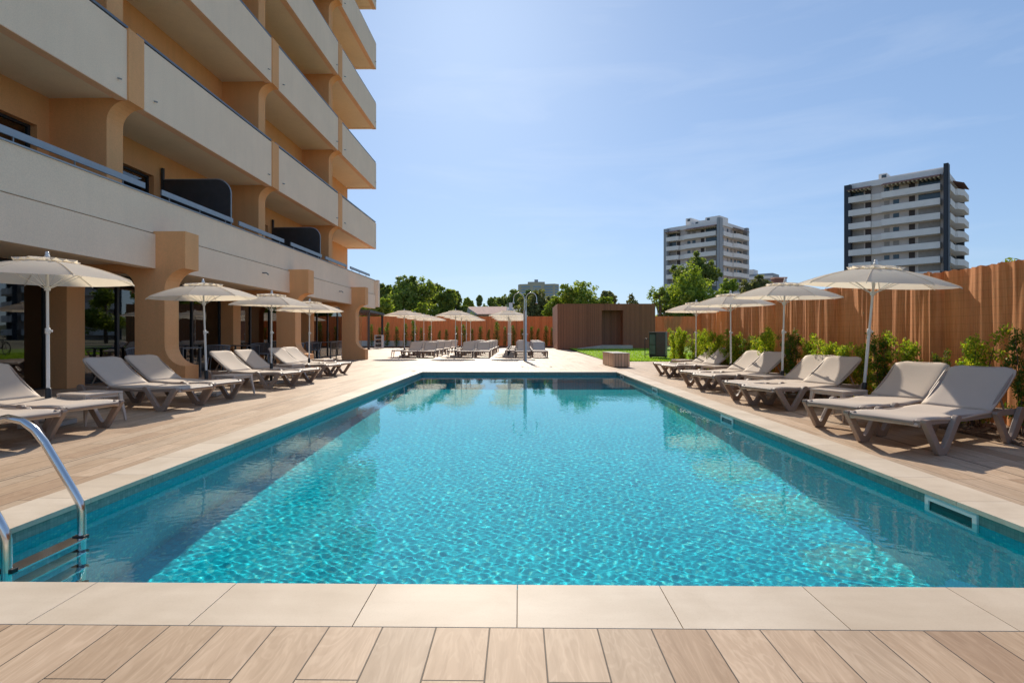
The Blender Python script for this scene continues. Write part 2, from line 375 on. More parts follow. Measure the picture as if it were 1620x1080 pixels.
WZ = -.095
def water():
    rng = np.random.RandomState(4)
    nx = 640; xs = np.linspace(-PX, PX, nx)
    t = np.linspace(0, 1, 1200); ys = PY0 + (PY1 - PY0) * (.45 * t + .55 * t ** 2)
    ny = len(ys); xx, yy = np.meshgrid(xs, ys); h = np.zeros_like(xx)
    far = np.clip((yy - 5) / 8, 0, 1)
    for i in range(60):
        lam = math.exp(rng.uniform(math.log(.036), math.log(.12))); a = rng.uniform(0, 2 * math.pi); k = 2 * math.pi / lam
        w = .6 + .4 * np.sin(xx * rng.uniform(.3, 1.4) + yy * rng.uniform(.3, 1.4) + rng.uniform(0, 6.28))
        if lam < .07: w = w * (1 - .85 * far)
        h += w * .00033 * lam * np.sin(k * (np.sin(a) * xx + np.cos(a) * yy) + rng.uniform(0, 6.28) + .6 * np.sin(xx * 1.7 + i) * np.cos(yy * 1.3 + i))
    for i in range(10):
        lam = rng.uniform(.5, 1.6); a = rng.uniform(0, 2 * math.pi); k = 2 * math.pi / lam
        h += .00012 * lam * np.sin(k * (np.sin(a) * xx + np.cos(a) * yy) + rng.uniform(0, 6.28))
    # the far end lies in the lee of the wall and is calmer; return jets stir the water at the right side
    h *= 1.0 - .45 * far
    for (jx, jy) in ((2.35, 6.9), (2.35, 9.6), (2.4, 5.2)):
        r2 = ((xx - jx) / .45) ** 2 + ((yy - jy) / .7) ** 2; amp = .00022 * np.exp(-r2)
        h += amp * np.sin(30 * xx + 3 * np.sin(9 * yy)) * np.sin(26 * yy + 3 * np.sin(11 * xx))
    v = np.stack([xx, yy, WZ + h], -1).reshape(-1, 3)
    idx = (np.arange(ny - 1)[:, None] * nx + np.arange(nx - 1)[None, :]).reshape(-1)
    f = np.stack([idx, idx + 1, idx + nx + 1, idx + nx], -1)
    me = bpy.data.meshes.new('pool_water'); me.vertices.add(len(v)); me.vertices.foreach_set('co', v.ravel())
    me.loops.add(f.size); me.loops.foreach_set('vertex_index', f.ravel().astype(np.int32))
    me.polygons.add(len(f)); me.polygons.foreach_set('loop_start', (np.arange(len(f)) * 4).astype(np.int32))
    me.polygons.foreach_set('use_smooth', np.ones(len(f), bool)); me.update(calc_edges=True)
    m = NT('water_surface'); m.t.nodes.remove(m.b); gl = m.n('BsdfGlass'); gl.inputs['IOR'].default_value = 1.33
    gl.inputs['Roughness'].default_value = 0; gl.inputs['Color'].default_value = (.82, .99, 1, 1)
    m.l(gl.outputs[0], m.t.nodes['Material Output'].inputs[0]); me.materials.append(m.m)
    o = bpy.data.objects.new('pool_water', me); COL.objects.link(o); tag(o, kind='structure')
    o.cycles.is_caustics_caster = True
water()
basin.cycles.is_caustics_receiver = True; steps.cycles.is_caustics_receiver = True

# lawn and planting bed
lw = MB(); N = 12
for j in range(N):
    y0, y1 = 21.9 + (48 - 21.9) * j / N, 21.9 + (48 - 21.9) * (j + 1) / N
    z = lambda y: .012 + .085 * min(1, max(0, (y - 24) / 15))
    lw.quad((3.55, y0, z(y0)), (16, y0, z(y0)), (16, y1, z(y1)), (3.55, y1, z(y1)))
tag(lw.build('lawn', M['grassm']), kind='structure')
bedm = MB(); bedm.box(4.77, 5.85, -3.5, 17.9, -.04, .012)
tag(bedm.build('planting_bed', M['dirt']), kind='structure')
ch = MB(); rr = random.Random(3)
for i in range(2600):
    cx, cy = rr.uniform(4.79, 5.55), rr.uniform(3.0, 17.8) if rr.random() < .5 else rr.uniform(3.6, 9); s_ = rr.uniform(.008, .028)
    a = rr.uniform(0, 6.28); u = Vector((math.cos(a), math.sin(a), rr.uniform(-.5, .5))) * s_; w = Vector((-math.sin(a), math.cos(a), rr.uniform(-.4, .4))) * s_ * .6
    p = Vector((cx, cy, .025 + rr.uniform(0, .015))); ch.quad(p - u - w, p + u - w, p + u + w, p - u + w)
tag(ch.build('bark_mulch', M['chip']), 'brown bark chips spread over the planting bed by the reed fence', 'mulch', kind='stuff')
far_bed = MB(); far_bed.box(-14, 3.4, 45.6, 47.6, -.04, .10)
tag(far_bed.build('far_planting_bed', M['dirt']), kind='structure')
gr = MB(); rr = random.Random(5)
for i in range(14000):
    t_ = rr.random() ** 1.6; cy = 21.95 + 17 * t_; cx = rr.uniform(3.57, 9.5); z0 = .012 + .085 * min(1, max(0, (cy - 24) / 15))
    a = rr.uniform(0, 6.28); s_ = rr.uniform(.012, .028); hgt = rr.uniform(.02, .05)
    gr.add([(cx - s_ * math.cos(a), cy - s_ * math.sin(a), z0), (cx + s_ * math.cos(a), cy + s_ * math.sin(a), z0), (cx + rr.uniform(-.02, .02), cy + rr.uniform(-.02, .02), z0 + hgt)], [(0, 1, 2)])
M['blade'] = leaf_mat('grass_blades', (.18, .30, .02), (.27, .42, .03), (.38, .52, .06), .45)
tag(gr.build('lawn_grass', M['blade']), 'bright green blades of grass on the lawn before the brown pavilion', 'grass', kind='stuff')

# ------------------------------------------------------------------ pool fittings
for i, (yc, lab) in enumerate(((3.60, 'nearest'), (7.43, 'second nearest'), (11.36, 'third nearest'), (15.0, 'farthest'))):
    t = empty('pool_skimmer', (PX, yc, -.148), 'rectangular white-framed skimmer opening in the right pool wall, ' + lab + ' to the front edge', 'skimmer', 'skimmers in the right wall of the pool')
    f = MB(); w, h, th = .215, .118, .036
    f.box(-.016, -.001, -w, w, h - th, h).box(-.016, -.001, -w, w, -h, -h + th).box(-.016, -.001, -w, -w + th, -h + th, h - th).box(-.016, -.001, w - th, w, -h + th, h - th)
    f.build('frame', M['white'], t, bevel=.002)
    MB().box(-.006, -.0005, -w + th, w - th, -h + th, h - th).build('flap', M['green_cab'], t)
t = empty('pool_ladder', (-2.5, 2.88, 0), 'polished steel pool ladder at the left edge, its rails arching over the stone rim', 'ladder')
prof = [(0, -1.15), (0, .06)] + [(-.035 * (1 - math.cos(a)) / .3 * .6, .06 + .0) for a in ()] + [(-.012, .105), (-.045, .165), (-.215, .445), (-.27, .515), (-.34, .567), (-.43, .585), (-.52, .565), (-.585, .51), (-.62, .43), (-.625, .34), (-.625, .0)]
for dy in (-.23, .23):
    r = MB().tube([(x, dy, z) for x, z in prof], .0215, 14).build('handrail', M['steel'], t)
    MB().lathe([(0, .012), (.05, .012), (.05, .002)], -.625, dy, 16).build('flange', M['steel'], r)
for k in range(4):
    z = -.10 - .24 * k
    tr = MB().box(-.045, .045, -.215, .215, z - .012, z + .012).build('tread', M['steel'], t, bevel=.004)
    c_ = MB()
    for dy in (-.222, .222): c_.box(-.035, .035, dy - .02, dy + .02, z - .018, z + .020)
    c_.build('clamp', M['black'], tr, bevel=.004)

# ------------------------------------------------------------------ sun lounger
def make_lounger():
    root = empty('sun_lounger', (0, 0, 0), 'x', 'sun lounger')
    fr = MB()
    rail = [(-.27, .285), (-.24, .30), (.1, .292), (.5, .287), (.95, .292), (1.40, .292), (1.49, .270)]
    for sy in (-1, 1):
        y0, y1 = sorted((sy * .268, sy * .312))
        up = [(x, z + .028) for x, z in rail]; dn = [(x, z - .028) for x, z in rail[::-1]]
        fr.prism(up + dn, 'y', y0, y1)
    for xx_ in (-.245, .30, .88, 1.46): fr.box(xx_ - .025, xx_ + .025, -.268, .268, .262, .306)
    fr.build('frame', M['plastic'], root, bevel=.007)
    legF = [(-.285, .300), (-.075, .012), (-.055, 0), (.050, 0), (.070, .015), (.300, .305), (.304, .318), (.285, .334), (.252, .338), (.224, .328), (.205, .308),
            (.040, .092), (.012, .066), (-.020, .066), (-.045, .090), (-.185, .285), (-.200, .325), (-.28, .325)]
    legB = [(.925, .30), (1.130, .012), (1.150, 0), (1.255, 0), (1.275, .012), (1.478, .245), (1.500, .29), (1.49, .325), (1.455, .342), (1.41, .335), (1.385, .30),
            (1.245, .098), (1.215, .070), (1.185, .070), (1.160, .094), (1.015, .30), (1.0, .318), (.93, .318)]
    for sy in (-1, 1):
        for L in (legF, legB):
            y0, y1 = sorted((sy * .3145, sy * .360))
            MB().prism(L, 'y', y0, y1).build('leg', M['plastic'], root, bevel=.008)
    # sling seat: a sagging sheet with rolled edges
    st = MB(); n, m = 18, 10; prof = []
    for i in range(n + 1):
        s = -.285 + (.935 + .285) * i / n
        z = .335 - .018 * math.sin(math.pi * max(0, min(1, (s + .1) / 1.0))) + .004 * math.cos(s * 9)
        if s < -.25: z -= .020 * (1 + (-.25 - s) / .035)
        prof.append((s, z))
    vs = []; w = .318
    for s, z in prof:
        ww = w - (.03 * max(0, (-.20 - s) / .085) ** 2)
        for j in range(m + 1):
            q = j / m * 2 - 1; vs.append((s, q * ww, z - .006 * (1 - q * q) - (.010 if abs(q) == 1 else 0)))
    k = m + 1; top = len(vs); vs += [(x, y, z - .022) for x, y, z in vs]
    fs = [(i * k + j, (i + 1) * k + j, (i + 1) * k + j + 1, i * k + j + 1) for i in range(n) for j in range(m)]
    fs += [tuple(top + q for q in f[::-1]) for f in fs]
    for i in range(n):
        fs.append((i * k, i * k + top, (i + 1) * k + top, (i + 1) * k)); fs.append((i * k + m, (i + 1) * k + m, (i + 1) * k + m + top, i * k + m + top))
    for j in range(m):
        fs.append((j, j + 1, j + 1 + top, j + top)); a = n * k; fs.append((a + j, a + j + top, a + j + 1 + top, a + j + 1))
    seat = MB().add(vs, fs, True).build('seat', M['sling'], root)
    MB().tube([(-.287, -.27, .296), (-.289, 0, .298), (-.287, .27, .296)], .019, 10).build('edge_roll', M['plastic'], seat)
    # backrest hinged at s=.93
    ang = R(36); L = .70; vs = []; n2 = 14
    hx, hz = .925, .335; dx, dz = math.cos(ang), math.sin(ang)
    for i in range(n2 + 1):
        q = i / n2; s = L * q; bow = -.022 * math.sin(math.pi * q) - (.05 * max(0, q - .93) / .07 * .35)
        ww = .305 if q < .86 else .305 - .075 * (1 - math.sqrt(max(0, 1 - ((q - .86) / .14) ** 2)))
        for j in range(m + 1):
            p = j / m * 2 - 1; o_ = bow - .008 * (1 - p * p) - (.012 if abs(p) == 1 else 0)
            vs.append((hx + s * dx - o_ * dz * -1 * -1, p * ww, hz + s * dz + o_ * dx))
    top = len(vs); vs += [(x + .022 * dz, y, z - .022 * dx) for x, y, z in vs]
    fs = [(i * k + j, (i + 1) * k + j, (i + 1) * k + j + 1, i * k + j + 1) for i in range(n2) for j in range(m)]
    fs += [tuple(top + q for q in f[::-1]) for f in fs]
    for i in range(n2):
        fs.append((i * k, i * k + top, (i + 1) * k + top, (i + 1) * k)); fs.append((i * k + m, (i + 1) * k + m, (i + 1) * k + m + top, i * k + m + top))
    for j in range(m):
        fs.append((j, j + 1, j + 1 + top, j + top)); a = n2 * k; fs.append((a + j, a + j + top, a + j + 1 + top, a + j + 1))
    back = MB().add(vs, fs, True).build('backrest', M['sling'], root)
    bf = MB()
    for sy in (-1, 1):
        P = [(hx + L * q * dx + .030 * dz, sy * (.285 if q < .86 else .285 - .06 * ((q - .86) / .14) ** 2), hz + L * q * dz - .036 * dx) for q in (0, .3, .6, .86, .93, .985)]
        bf.tube(P, .016, 8)
    P = (hx + L * .975 * dx + .030 * dz, hz + L * .975 * dz - .036 * dx)
    bf.tube([(P[0], -.23, P[1]), (P[0], .23, P[1])], .016, 8)
    bf.build('back_frame', M['plastic'], back)
    sb = MB(); q = .55
    for sy in (-1, 1): sb.tube([(hx + L * q * dx + .04 * dz, sy * .22, hz + L * q * dz - .045 * dx), (1.40, sy * .22, .30)], .010, 6)
    sb.tube([(1.40, -.25, .30), (1.40, .25, .30)], .010, 6)
    sb.build('strut', M['plastic'], root)
    return root

def make_table():
    root = empty('side_table', (0, 0, 0), 'x', 'side table')
    tp = MB(); tp.box(-.23, .23, -.23, .23, .345, .372); tp.build('table_top', M['tablew'], root, bevel=.012)
    for sx in (-1, 1):
        for sy in (-1, 1):
            P = [(sx * .20, sy * .20, .345), (sx * .212, sy * .212, .25), (sx * .235, sy * .235, .10), (sx * .245, sy * .245, .008)]
            vs = []
            for (x, y, z), w in zip(P, (.05, .038, .028, .022)):
                vs += [(x - w / 2, y - w / 2, z), (x + w / 2, y - w / 2, z), (x + w / 2, y + w / 2, z), (x - w / 2, y + w / 2, z)]
            fs = [(4 * i + a, 4 * i + (a + 1) % 4, 4 * i + 4 + (a + 1) % 4, 4 * i + 4 + a) for i in range(3) for a in range(4)] + [(12, 13, 14, 15), (3, 2, 1, 0)]
            MB().add(vs, fs).build('leg', M['tablew'], root, bevel=.004)
    ap = MB(); ap.box(-.205, .205, -.212, -.198, .31, .3445).box(-.205, .205, .198, .212, .31, .3445).box(-.212, -.198, -.19, .19, .31, .3445).box(.198, .212, -.19, .19, .31, .3445)
    ap.build('apron', M['tablew'], root)
    return root

def make_parasol(dz=0.0, name='parasol', tw=0.0):
    root = empty(name, (0, 0, 0), 'x', 'parasol')
    Z = 1.93 + dz; NR = 8
    def crown(r0, r1, n, lift, scal=.075, rag=0):
        vs = []; K = 48
        def zz(r): return Z - .030 * r - .205 * r ** 1.75
        for i in range(n + 1):
            for k in range(K):
                a = 2 * math.pi * k / K + tw; ph = (k % (K // NR)) / (K // NR); mid = 4 * ph * (1 - ph)
                r = r0 + (r1 - r0) * i / n; t_ = i / n
                rr_ = r * (1 - scal * mid * (.35 + .65 * t_ ** 3)); 
                z = zz(r) + lift - .006 * mid * r
                if rag: z += rag * math.sin(k * 2.1 + 1) * t_ ** 2
                vs.append((rr_ * math.cos(a), rr_ * math.sin(a), z))
        fs = [(i * K + k, (i + 1) * K + k, (i + 1) * K + (k + 1) % K, i * K + (k + 1) % K) for i in range(n) for k in range(K)]
        return MB().add(vs, fs, False)
    c = crown(.20, 1.0, 9, 0).build('canopy', M['canvas'], root)
    for p in c.data.polygons: p.use_smooth = True
    # keep the seams above the ribs crisp
    me = c.data
    for e in me.edges:
        i0, i1 = e.vertices
        if i0 % 48 == i1 % 48 and i0 % 6 == 0: e.use_edge_sharp = True
    crown(.03, .36, 4, .030, .13, .017).build('vent_cap', M['canvas'], c)
    v = MB(); K = 8
    for k in range(K):
        a0 = 2 * math.pi * k / K + tw
        P = []
        for i in range(8):
            r = .18 + (.985 - .18) * i / 7
            P.append((r * math.cos(a0), r * math.sin(a0), Z - .030 * r - .205 * r ** 1.75 + .003))
        v.tube(P, .0035, 4)
    v.build('seam', M['canvas'], c)
    for k in range(K):
        a0 = 2 * math.pi * k / K + tw; P = []
        for i in range(7):
            r = .03 + (1.0 - .03) * i / 6
            P.append((r * math.cos(a0), r * math.sin(a0), Z - .030 * r - .205 * r ** 1.75 - .012))
        rb = MB().tube(P, .0045, 5).build('rib', M['white'], root)
        i = 3; MB().tube([(.03 * math.cos(a0), .03 * math.sin(a0), Z - .33), P[i]], .004, 5).build('strut', M['white'], rb)
    MB().lathe([(0, Z + .10), (.016, Z + .098), (.022, Z + .08), (.022, Z + .055), (.030, Z + .05), (.030, Z + .03), (.018, Z + .02)], n=14).build('finial', M['white'], root)
    MB().tube([(0, 0, 1.10), (0, 0, Z + .03)], .0165, 12).build('upper_pole', M['white'], root)
    MB().tube([(0, 0, .30), (0, 0, 1.12)], .0205, 12).build('lower_pole', M['white'], root)
    cl = MB(); cl.lathe([(.0206, 1.07), (.029, 1.075), (.029, 1.135), (.0206, 1.14)], n=14)
    cl.tube([(.02, 0, 1.105), (.055, 0, 1.105)], .014, 8); cl.build('clamp_knob', M['white'], root)
    MB().lathe([(.034, .06), (.036, .42), (.030, .44), (.0206, .445)], n=14).build('socket', M['black'], root)
    MB().lathe([(.0206, Z - .36), (.034, Z - .355), (.034, Z - .31), (.0206, Z - .305)], n=12).build('hub', M['white'], root)
    MB().box(-.22, .22, -.22, .22, .003, .06).build('base_plate', M['concrete'], root, bevel=.01)
    return root

loungers = make_lounger(); tables = make_table(); par = make_parasol(); par_tall = make_parasol(.27)
usedL = usedT = usedP = usedQ = False
def place(proto, flag, loc, rz, label, group):
    o = proto if not placed.get(flag) else copy_tree(proto)
    placed[flag] = True; o.location = (loc[0], loc[1] + .0132 * loc[0], loc[2]); o.rotation_euler = (0, 0, rz); o['label'] = label; o['group'] = group; return o
placed = {}
# right side: local +x (towards the head) points to +X and away
RL = [(3.57, 5.16, 27, 'nearest sun lounger on the right side, its seat half shaded'), (3.63, 6.06, 28, 'second sun lounger from the camera on the right side, just behind the nearest'),
      (3.66, 7.98, 22, 'near lounger of the second pair on the right side of the pool'), (3.67, 8.68, 21, 'far lounger of the second pair on the right side of the pool'),
      (3.70, 10.40, 21, 'near lounger of the third pair on the right side of the pool'), (3.71, 11.25, 21, 'far lounger of the third pair on the right side of the pool'),
      (3.93, 13.60, 20, 'near lounger of the farthest pair on the right side of the pool'), (3.95, 14.45, 20, 'far lounger of the farthest pair on the right side of the pool')]
for x, y, h, lab in RL: place(loungers, 'L', (x, y, 0), R(h), lab, 'sun loungers along the right side of the pool')
LL = [(-4.83, 5.17, 15, 'sun lounger at the left picture edge behind the pool ladder, only its foot in view'), (-4.85, 5.98, 15, 'second sun lounger from the camera on the left side, cut by the picture edge'),
      (-4.89, 7.95, 14, 'near lounger of the second pair on the left side, before the first orange column'), (-4.90, 8.82, 14, 'far lounger of the second pair on the left side, close to the first orange column'),
      (-4.83, 11.10, 15, 'near lounger of the third pair on the left side of the pool'), (-4.80, 12.02, 15, 'far lounger of the third pair on the left side of the pool'),
      (-4.93, 13.95, 15, 'near lounger of the farthest pair on the left side of the pool'), (-4.93, 14.78, 15, 'far lounger of the farthest pair on the left side of the pool')]
for x, y, h, lab in LL: place(loungers, 'L', (x, y, 0), R(180 - h), lab, 'sun loungers along the left side of the pool')
TR = [(4.05, 6.98, 24, 'between the first and second pairs of loungers'), (4.20, 9.42, 22, 'between the second and third pairs of loungers'), (4.42, 12.35, 21, 'between the third and fourth pairs of loungers'), (4.55, 15.3, 20, 'beyond the farthest pair of loungers')]
for x, y, h, lab in TR: place(tables, 'T', (x, y, 0), R(h), 'resin side table on the right ' + lab, 'side tables on the right deck')
TL = [(-5.16, 6.62, 15, 'beside the loungers at the picture edge'), (-4.98, 9.55, 14, 'at the foot of the first orange column'), (-5.35, 12.85, 15, 'between the third and fourth pairs of loungers'), (-5.6, 15.6, 15, 'beyond the farthest pair of loungers')]
for x, y, h, lab in TL: place(tables, 'T', (x, y, 0), R(-h), 'resin side table on the left ' + lab, 'side tables on the left deck')
PR = [(4.46, 7.17), (4.52, 9.48), (4.62, 12.0), (4.86, 15.15)]
for i, (x, y) in enumerate(PR):
    o = place(par, 'P', (x, y, 0), R((8, 3, 14, 6)[i]), 'cream parasol before the reed fence, %s from the camera on the right side' % ORD[i], 'cream parasols along the right side of the pool')
    o.rotation_mode = 'ZYX'; o.rotation_euler = (R((3.6, 1.5, .5, .3)[i]), R((3.0, 1.0, -.5, .4)[i]), o.rotation_euler.z); o.scale = (.89, .89, 1)
PL = [(-5.48, 6.40), (-5.42, 9.55), (-5.42, 12.02), (-5.62, 14.7)]
for i, (x, y) in enumerate(PL):
    o = place(par, 'P', (x, y, 0), R((10, 16, 2, 9)[i]), 'cream parasol before the hotel arcade, %s from the camera on the left side' % ORD[i], 'cream parasols along the left side of the pool')
    o.rotation_mode = 'ZYX'; o.rotation_euler = (R((0, .8, 1.2, -.5)[i]), R((-.4, -1.6, .8, .3)[i]), o.rotation_euler.z); o.scale = (.89, .89, 1)
# the block of loungers beyond the pool: four rows deep, three pairs wide
rows = [(25.35, 'front'), (28.0, 'second'), (30.75, 'third'), (33.6, 'back')]
names = ['left', 'middle', 'right']
for ri, (y, rn) in enumerate(rows):
    for ci, (xa, xb) in enumerate(((-5.03, -4.26), (-2.48, -1.71), (.16, .96))):
        for k, x in enumerate((xa, xb)):
            place(loungers, 'L', (x, y, 0), R(90 + (ri * 7 + k * 3) % 4 - 2), '%s lounger of the %s pair in the %s row beyond the pool' % (('left', 'right')[k], names[ci], rn), 'sun loungers in rows beyond the pool')
        place(tables, 'T', (xa - .60, y + .1, 0), 0, 'side table left of the %s pair in the %s row beyond the pool' % (names[ci], rn), 'side tables in rows beyond the pool')
for ci, x in enumerate((-5.50, -3.05, -.53)):
    for ri, y in enumerate((26.3, 29.0, 31.7, 34.4)):
        place(par_tall, 'Q', (x, y, 0), R(22.5 + (ri * 5) % 8), 'cream parasol over the %s column of loungers beyond the pool, %s from the water' % (names[ci], ORD[ri]), 'cream parasols in rows beyond the pool')

# ------------------------------------------------------------------ outdoor shower, bench, pavilion, cabinet, bicycles
t = empty('pool_shower', (.235, 22.2, 0), 'twin-headed outdoor shower post standing beyond the far end of the pool', 'shower')
MB().box(-.26, .26, -.22, .22, .002, .014).build('base_plate', M['steel2'], t, bevel=.003)
MB().lathe([(.085, .014), (.085, .03), (.070, .04), (.070, 2.0), (.062, 2.06), (0, 2.06)], n=18).build('post', M['steel2'], t)
for s in (-1, 1):
    P = [(s * .035, 0, 2.0), (s * .035, 0, 2.52)] + [(s * (.25 - .215 * math.cos(a)), 0, 2.52 + .24 * math.sin(a)) for a in [R(q) for q in range(15, 181, 15)]] + [(s * .465, 0, 2.42), (s * .47, 0, 2.36)]
    arm = MB().tube(P, .017, 10).build('arm', M['steel'], t)
    MB().lathe([(.022, 2.38), (.048, 2.345), (.050, 2.32), (0, 2.32)], s * .47, 0, 14).build('shower_head', M['steel'], arm)
    MB().tube([(s * .06, 0, 1.08), (s * .11, 0, 1.08)], .016, 8).build('tap', M['steel'], t)
t = empty('bench_block', (3.33, 17.95, 0), 'low boarded bench block standing on the deck at the lawn corner', 'bench', rz=R(3))
MB().box(-.27, .27, 0, 1.7, .02, .44).build('side_boards', M['bench'], t, bevel=.006)
MB().box(-.28, .28, -.01, 1.71, .4405, .468).build('seat_slab', M['concrete'], t, bevel=.006)

kx0, kx1, ky0, ky1, kz = 2.72, 9.66, 39.2, 45.0, 3.27
t = empty('garden_pavilion', (6.2, 39.2, 0), 'flat-roofed brown slatted pavilion with a recessed doorway beyond the lawn', 'pavilion')
w = MB(); dx0, dx1, dzt = 5.88, 7.38, 2.80
w.box(kx0, dx0, ky0, ky0 + .25, .02, kz).box(dx1, kx1, ky0, ky0 + .25, .02, kz).box(dx0, dx1, ky0, ky0 + .25, dzt, kz)
w.box(kx0, kx0 + .25, ky0 + .25, ky1, .02, kz).box(kx1 - .25, kx1, ky0 + .25, ky1, .02, kz).box(kx0 + .25, kx1 - .25, ky1 - .25, ky1, .02, kz)
w.build('wall', M['kiosk'], t, world=True)
MB().box(kx0 + .255, kx1 - .255, ky0 + .255, ky1 - .255, kz - .3, kz - .15).build('roof', M['concrete'], t, world=True)
r_ = MB(); r_.box(dx0 - .2, dx0 - .003, ky0 + .253, ky0 + .95, .05, dzt + .1).box(dx1 + .003, dx1 + .2, ky0 + .253, ky0 + .95, .05, dzt + .1)
r_.build('door_reveal', M['kiosk'], t, world=True)
dd = MB().box(dx0 - .1, dx0 + .74, ky0 + .75, ky0 + .80, .33, dzt + .05).box(dx0 + .76, dx1 + .1, ky0 + .75, ky0 + .80, .33, dzt + .05).build('door', M['kiosk'], t, world=True)
MB().box(dx0 - .1, dx1 + .1, ky0 + .255, ky0 + 1.2, .02, .325).build('threshold', M['concrete'], t, world=True)
rp = MB(); rp.prism([(3.75, .06), (7.85, .06), (7.85, .33), (5.88, .33)], 'y', ky0 - 1.05, ky0 - .003); rp.build('ramp', M['concrete'], t, world=True)

t = empty('green_cabinet', (6.27, 24.9, .02), 'dark green six-sided cabinet on a wheeled stand at the lawn edge', 'cabinet', rz=R(-14))
hexp = [(.42 * math.cos(R(60 * k + 18)), .36 * math.sin(R(60 * k + 18))) for k in range(6)]
MB().prism(hexp, 'z', .10, 1.14).build('body', M['green_cab'], t, bevel=.01)
MB().prism([(x * 1.05, y * 1.05) for x, y in hexp], 'z', 1.142, 1.175).build('lid', M['alu'], t, bevel=.006)
fp = [hexp[k] for k in (3, 4)]; a, b = Vector((*fp[0], 0)), Vector((*fp[1], 0)); nrm = Vector(((b - a).y, -(b - a).x, 0)).normalized()
if nrm.dot(a + b) < 0: nrm = -nrm
pn = MB(); u = (b - a)
for z0, z1 in ((.18, .58), (.62, 1.05)):
    p = a + u * .12 + nrm * .013; q = a + u * .88 + nrm * .013; p2 = p - nrm * .012; q2 = q - nrm * .012
    pn.add([(p.x, p.y, z0), (q.x, q.y, z0), (q.x, q.y, z1), (p.x, p.y, z1), (p2.x, p2.y, z0), (q2.x, q2.y, z0), (q2.x, q2.y, z1), (p2.x, p2.y, z1)], [(0, 1, 2, 3), (4, 7, 6, 5), (0, 4, 5, 1), (1, 5, 6, 2), (2, 6, 7, 3), (3, 7, 4, 0)])
M['pale_glass'] = simple('pale_panel', (.09, .15, .15), .25, .2, 4); pn.build('panel', M['pale_glass'], t)
MB().tube([(-.42, -.05, .86), (-.56, -.1, .86), (-.58, -.1, .80), (-.58, -.1, .06), (-.56, -.1, .02)], .018, 8).tube([(-.58, -.1, .16), (-.40, -.05, .16)], .014, 8).build('handle', M['black'], t)
MB().box(-.40, .40, -.30, .30, .06, .099).build('stand', M['black'], t)
for sx in (-.32, .32):
    for sy in (-.24, .24): MB().prism([(sx + .035 * math.cos(R(a)), .037 + .035 * math.sin(R(a))) for a in range(0, 360, 30)], 'y', sy - .012, sy + .012).build('caster', M['black'], t)

def make_bicycle(loc, rz, lab, fm):
    t = empty('bicycle', loc, lab, 'bicycle', 'bicycles parked on the lawn', rz)
    for cx in (-.52, .52):
        w = MB().tube([(cx + .33 * math.cos(R(a)), 0, .345 + .33 * math.sin(R(a))) for a in range(0, 361, 15)], .018, 6, cap=False).build('wheel', M['black'], t)
        s = MB()
        for a in range(0, 360, 45): s.tube([(cx, 0, .345), (cx + .32 * math.cos(R(a)), 0, .345 + .32 * math.sin(R(a)))], .003, 4)
        s.build('spokes', M['steel2'], w)
    MB().tube([(-.52, 0, .345), (-.12, 0, .33), (-.28, 0, .88)], .016, 6).tube([(-.52, 0, .345), (-.25, 0, .80)], .012, 6).tube([(-.12, 0, .33), (.36, 0, .78), (-.25, 0, .80)], .018, 6).tube([(.36, 0, .70), (.52, 0, .345)], .016, 6).build('frame', fm, t)
    MB().tube([(.37, 0, .70), (.33, 0, 1.14), (.30, -.28, 1.18)], .014, 6).tube([(.33, 0, 1.14), (.30, .28, 1.18)], .014, 6).build('handlebar', M['black'], t)
    MB().prism([(-.42, -.06), (-.40, -.08), (-.20, -.025), (-.14, 0), (-.20, .025), (-.40, .08), (-.42, .06)], 'z', .90, .945).build('saddle', M['black'], t, bevel=.01)
    return t
make_bicycle((7.35, 27.2, .03), R(20), 'dark bicycle parked on the lawn behind the green cabinet', M['black'])
make_bicycle((8.5, 27.8, .03), R(-25), 'blue bicycle parked on the lawn behind the last bushes', M['bluep'])

# ------------------------------------------------------------------ reed fences
def reed_panel(x, y0, y1, z1, tilt, seed, parent):
    rng = np.random.RandomState(seed); n = int((y1 - y0) / .016) + 1; rowsn = 9
    ys = np.linspace(y0, y1, n); u = (ys - y0) / (y1 - y0); base = np.where(u < .965, tilt * (u / .965 - .5), tilt * (.5 - (u - .965) / .035))
    prof = np.zeros((rowsn, n))
    for i in range(26):
        lam = math.exp(rng.uniform(math.log(.07), math.log(.9))); ph = rng.uniform(0, 6.28); dr = rng.normal(0, .5)
        for r in range(rowsn): prof[r] += np.minimum(1, 14 * np.minimum(u, 1 - u)) * .0052 * lam ** .95 / .3 ** .95 * np.sin(2 * math.pi * ys / lam + ph + dr * r / rowsn) * (.55 + .45 * math.sin(i + r * .5))
    top = z1 + .006 * np.sin(ys * 40) + .004 * rng.randn(n)
    mb = MB(); vs = []
    for side in (0, .028):
        for r in range(rowsn):
            for i in range(n): vs.append((x + base[i] + prof[r][i] * 1.0 + side, ys[i], .015 + (top[i] - .015) * r / (rowsn - 1)))
    fs = []; B = rowsn * n
    for r in range(rowsn - 1):
        for i in range(n - 1):
            a = r * n + i; fs.append((a, a + n, a + n + 1, a + 1)); fs.append((B + a, B + a + 1, B + a + n + 1, B + a + n))
    r = rowsn - 1
    for i in range(n - 1): a = r * n + i; fs.append((a, B + a, B + a + 1, a + 1))
    for i in (0, n - 1):
        for r in range(rowsn - 1): a = r * n + i; fs.append((a, B + a, B + a + n, a + n))
    return mb.add(vs, fs, False).build('reed_panel', M['reed'], parent, world=True)
t = empty('reed_fence', (5.6, 7, 0), 'tall rust-brown reed screen fence running along the right side of the pool', 'fence')
b_ = [-2.4, .1, 2.6, 5.05, 7.52, 10.0, 12.4, 14.8, 17.3]
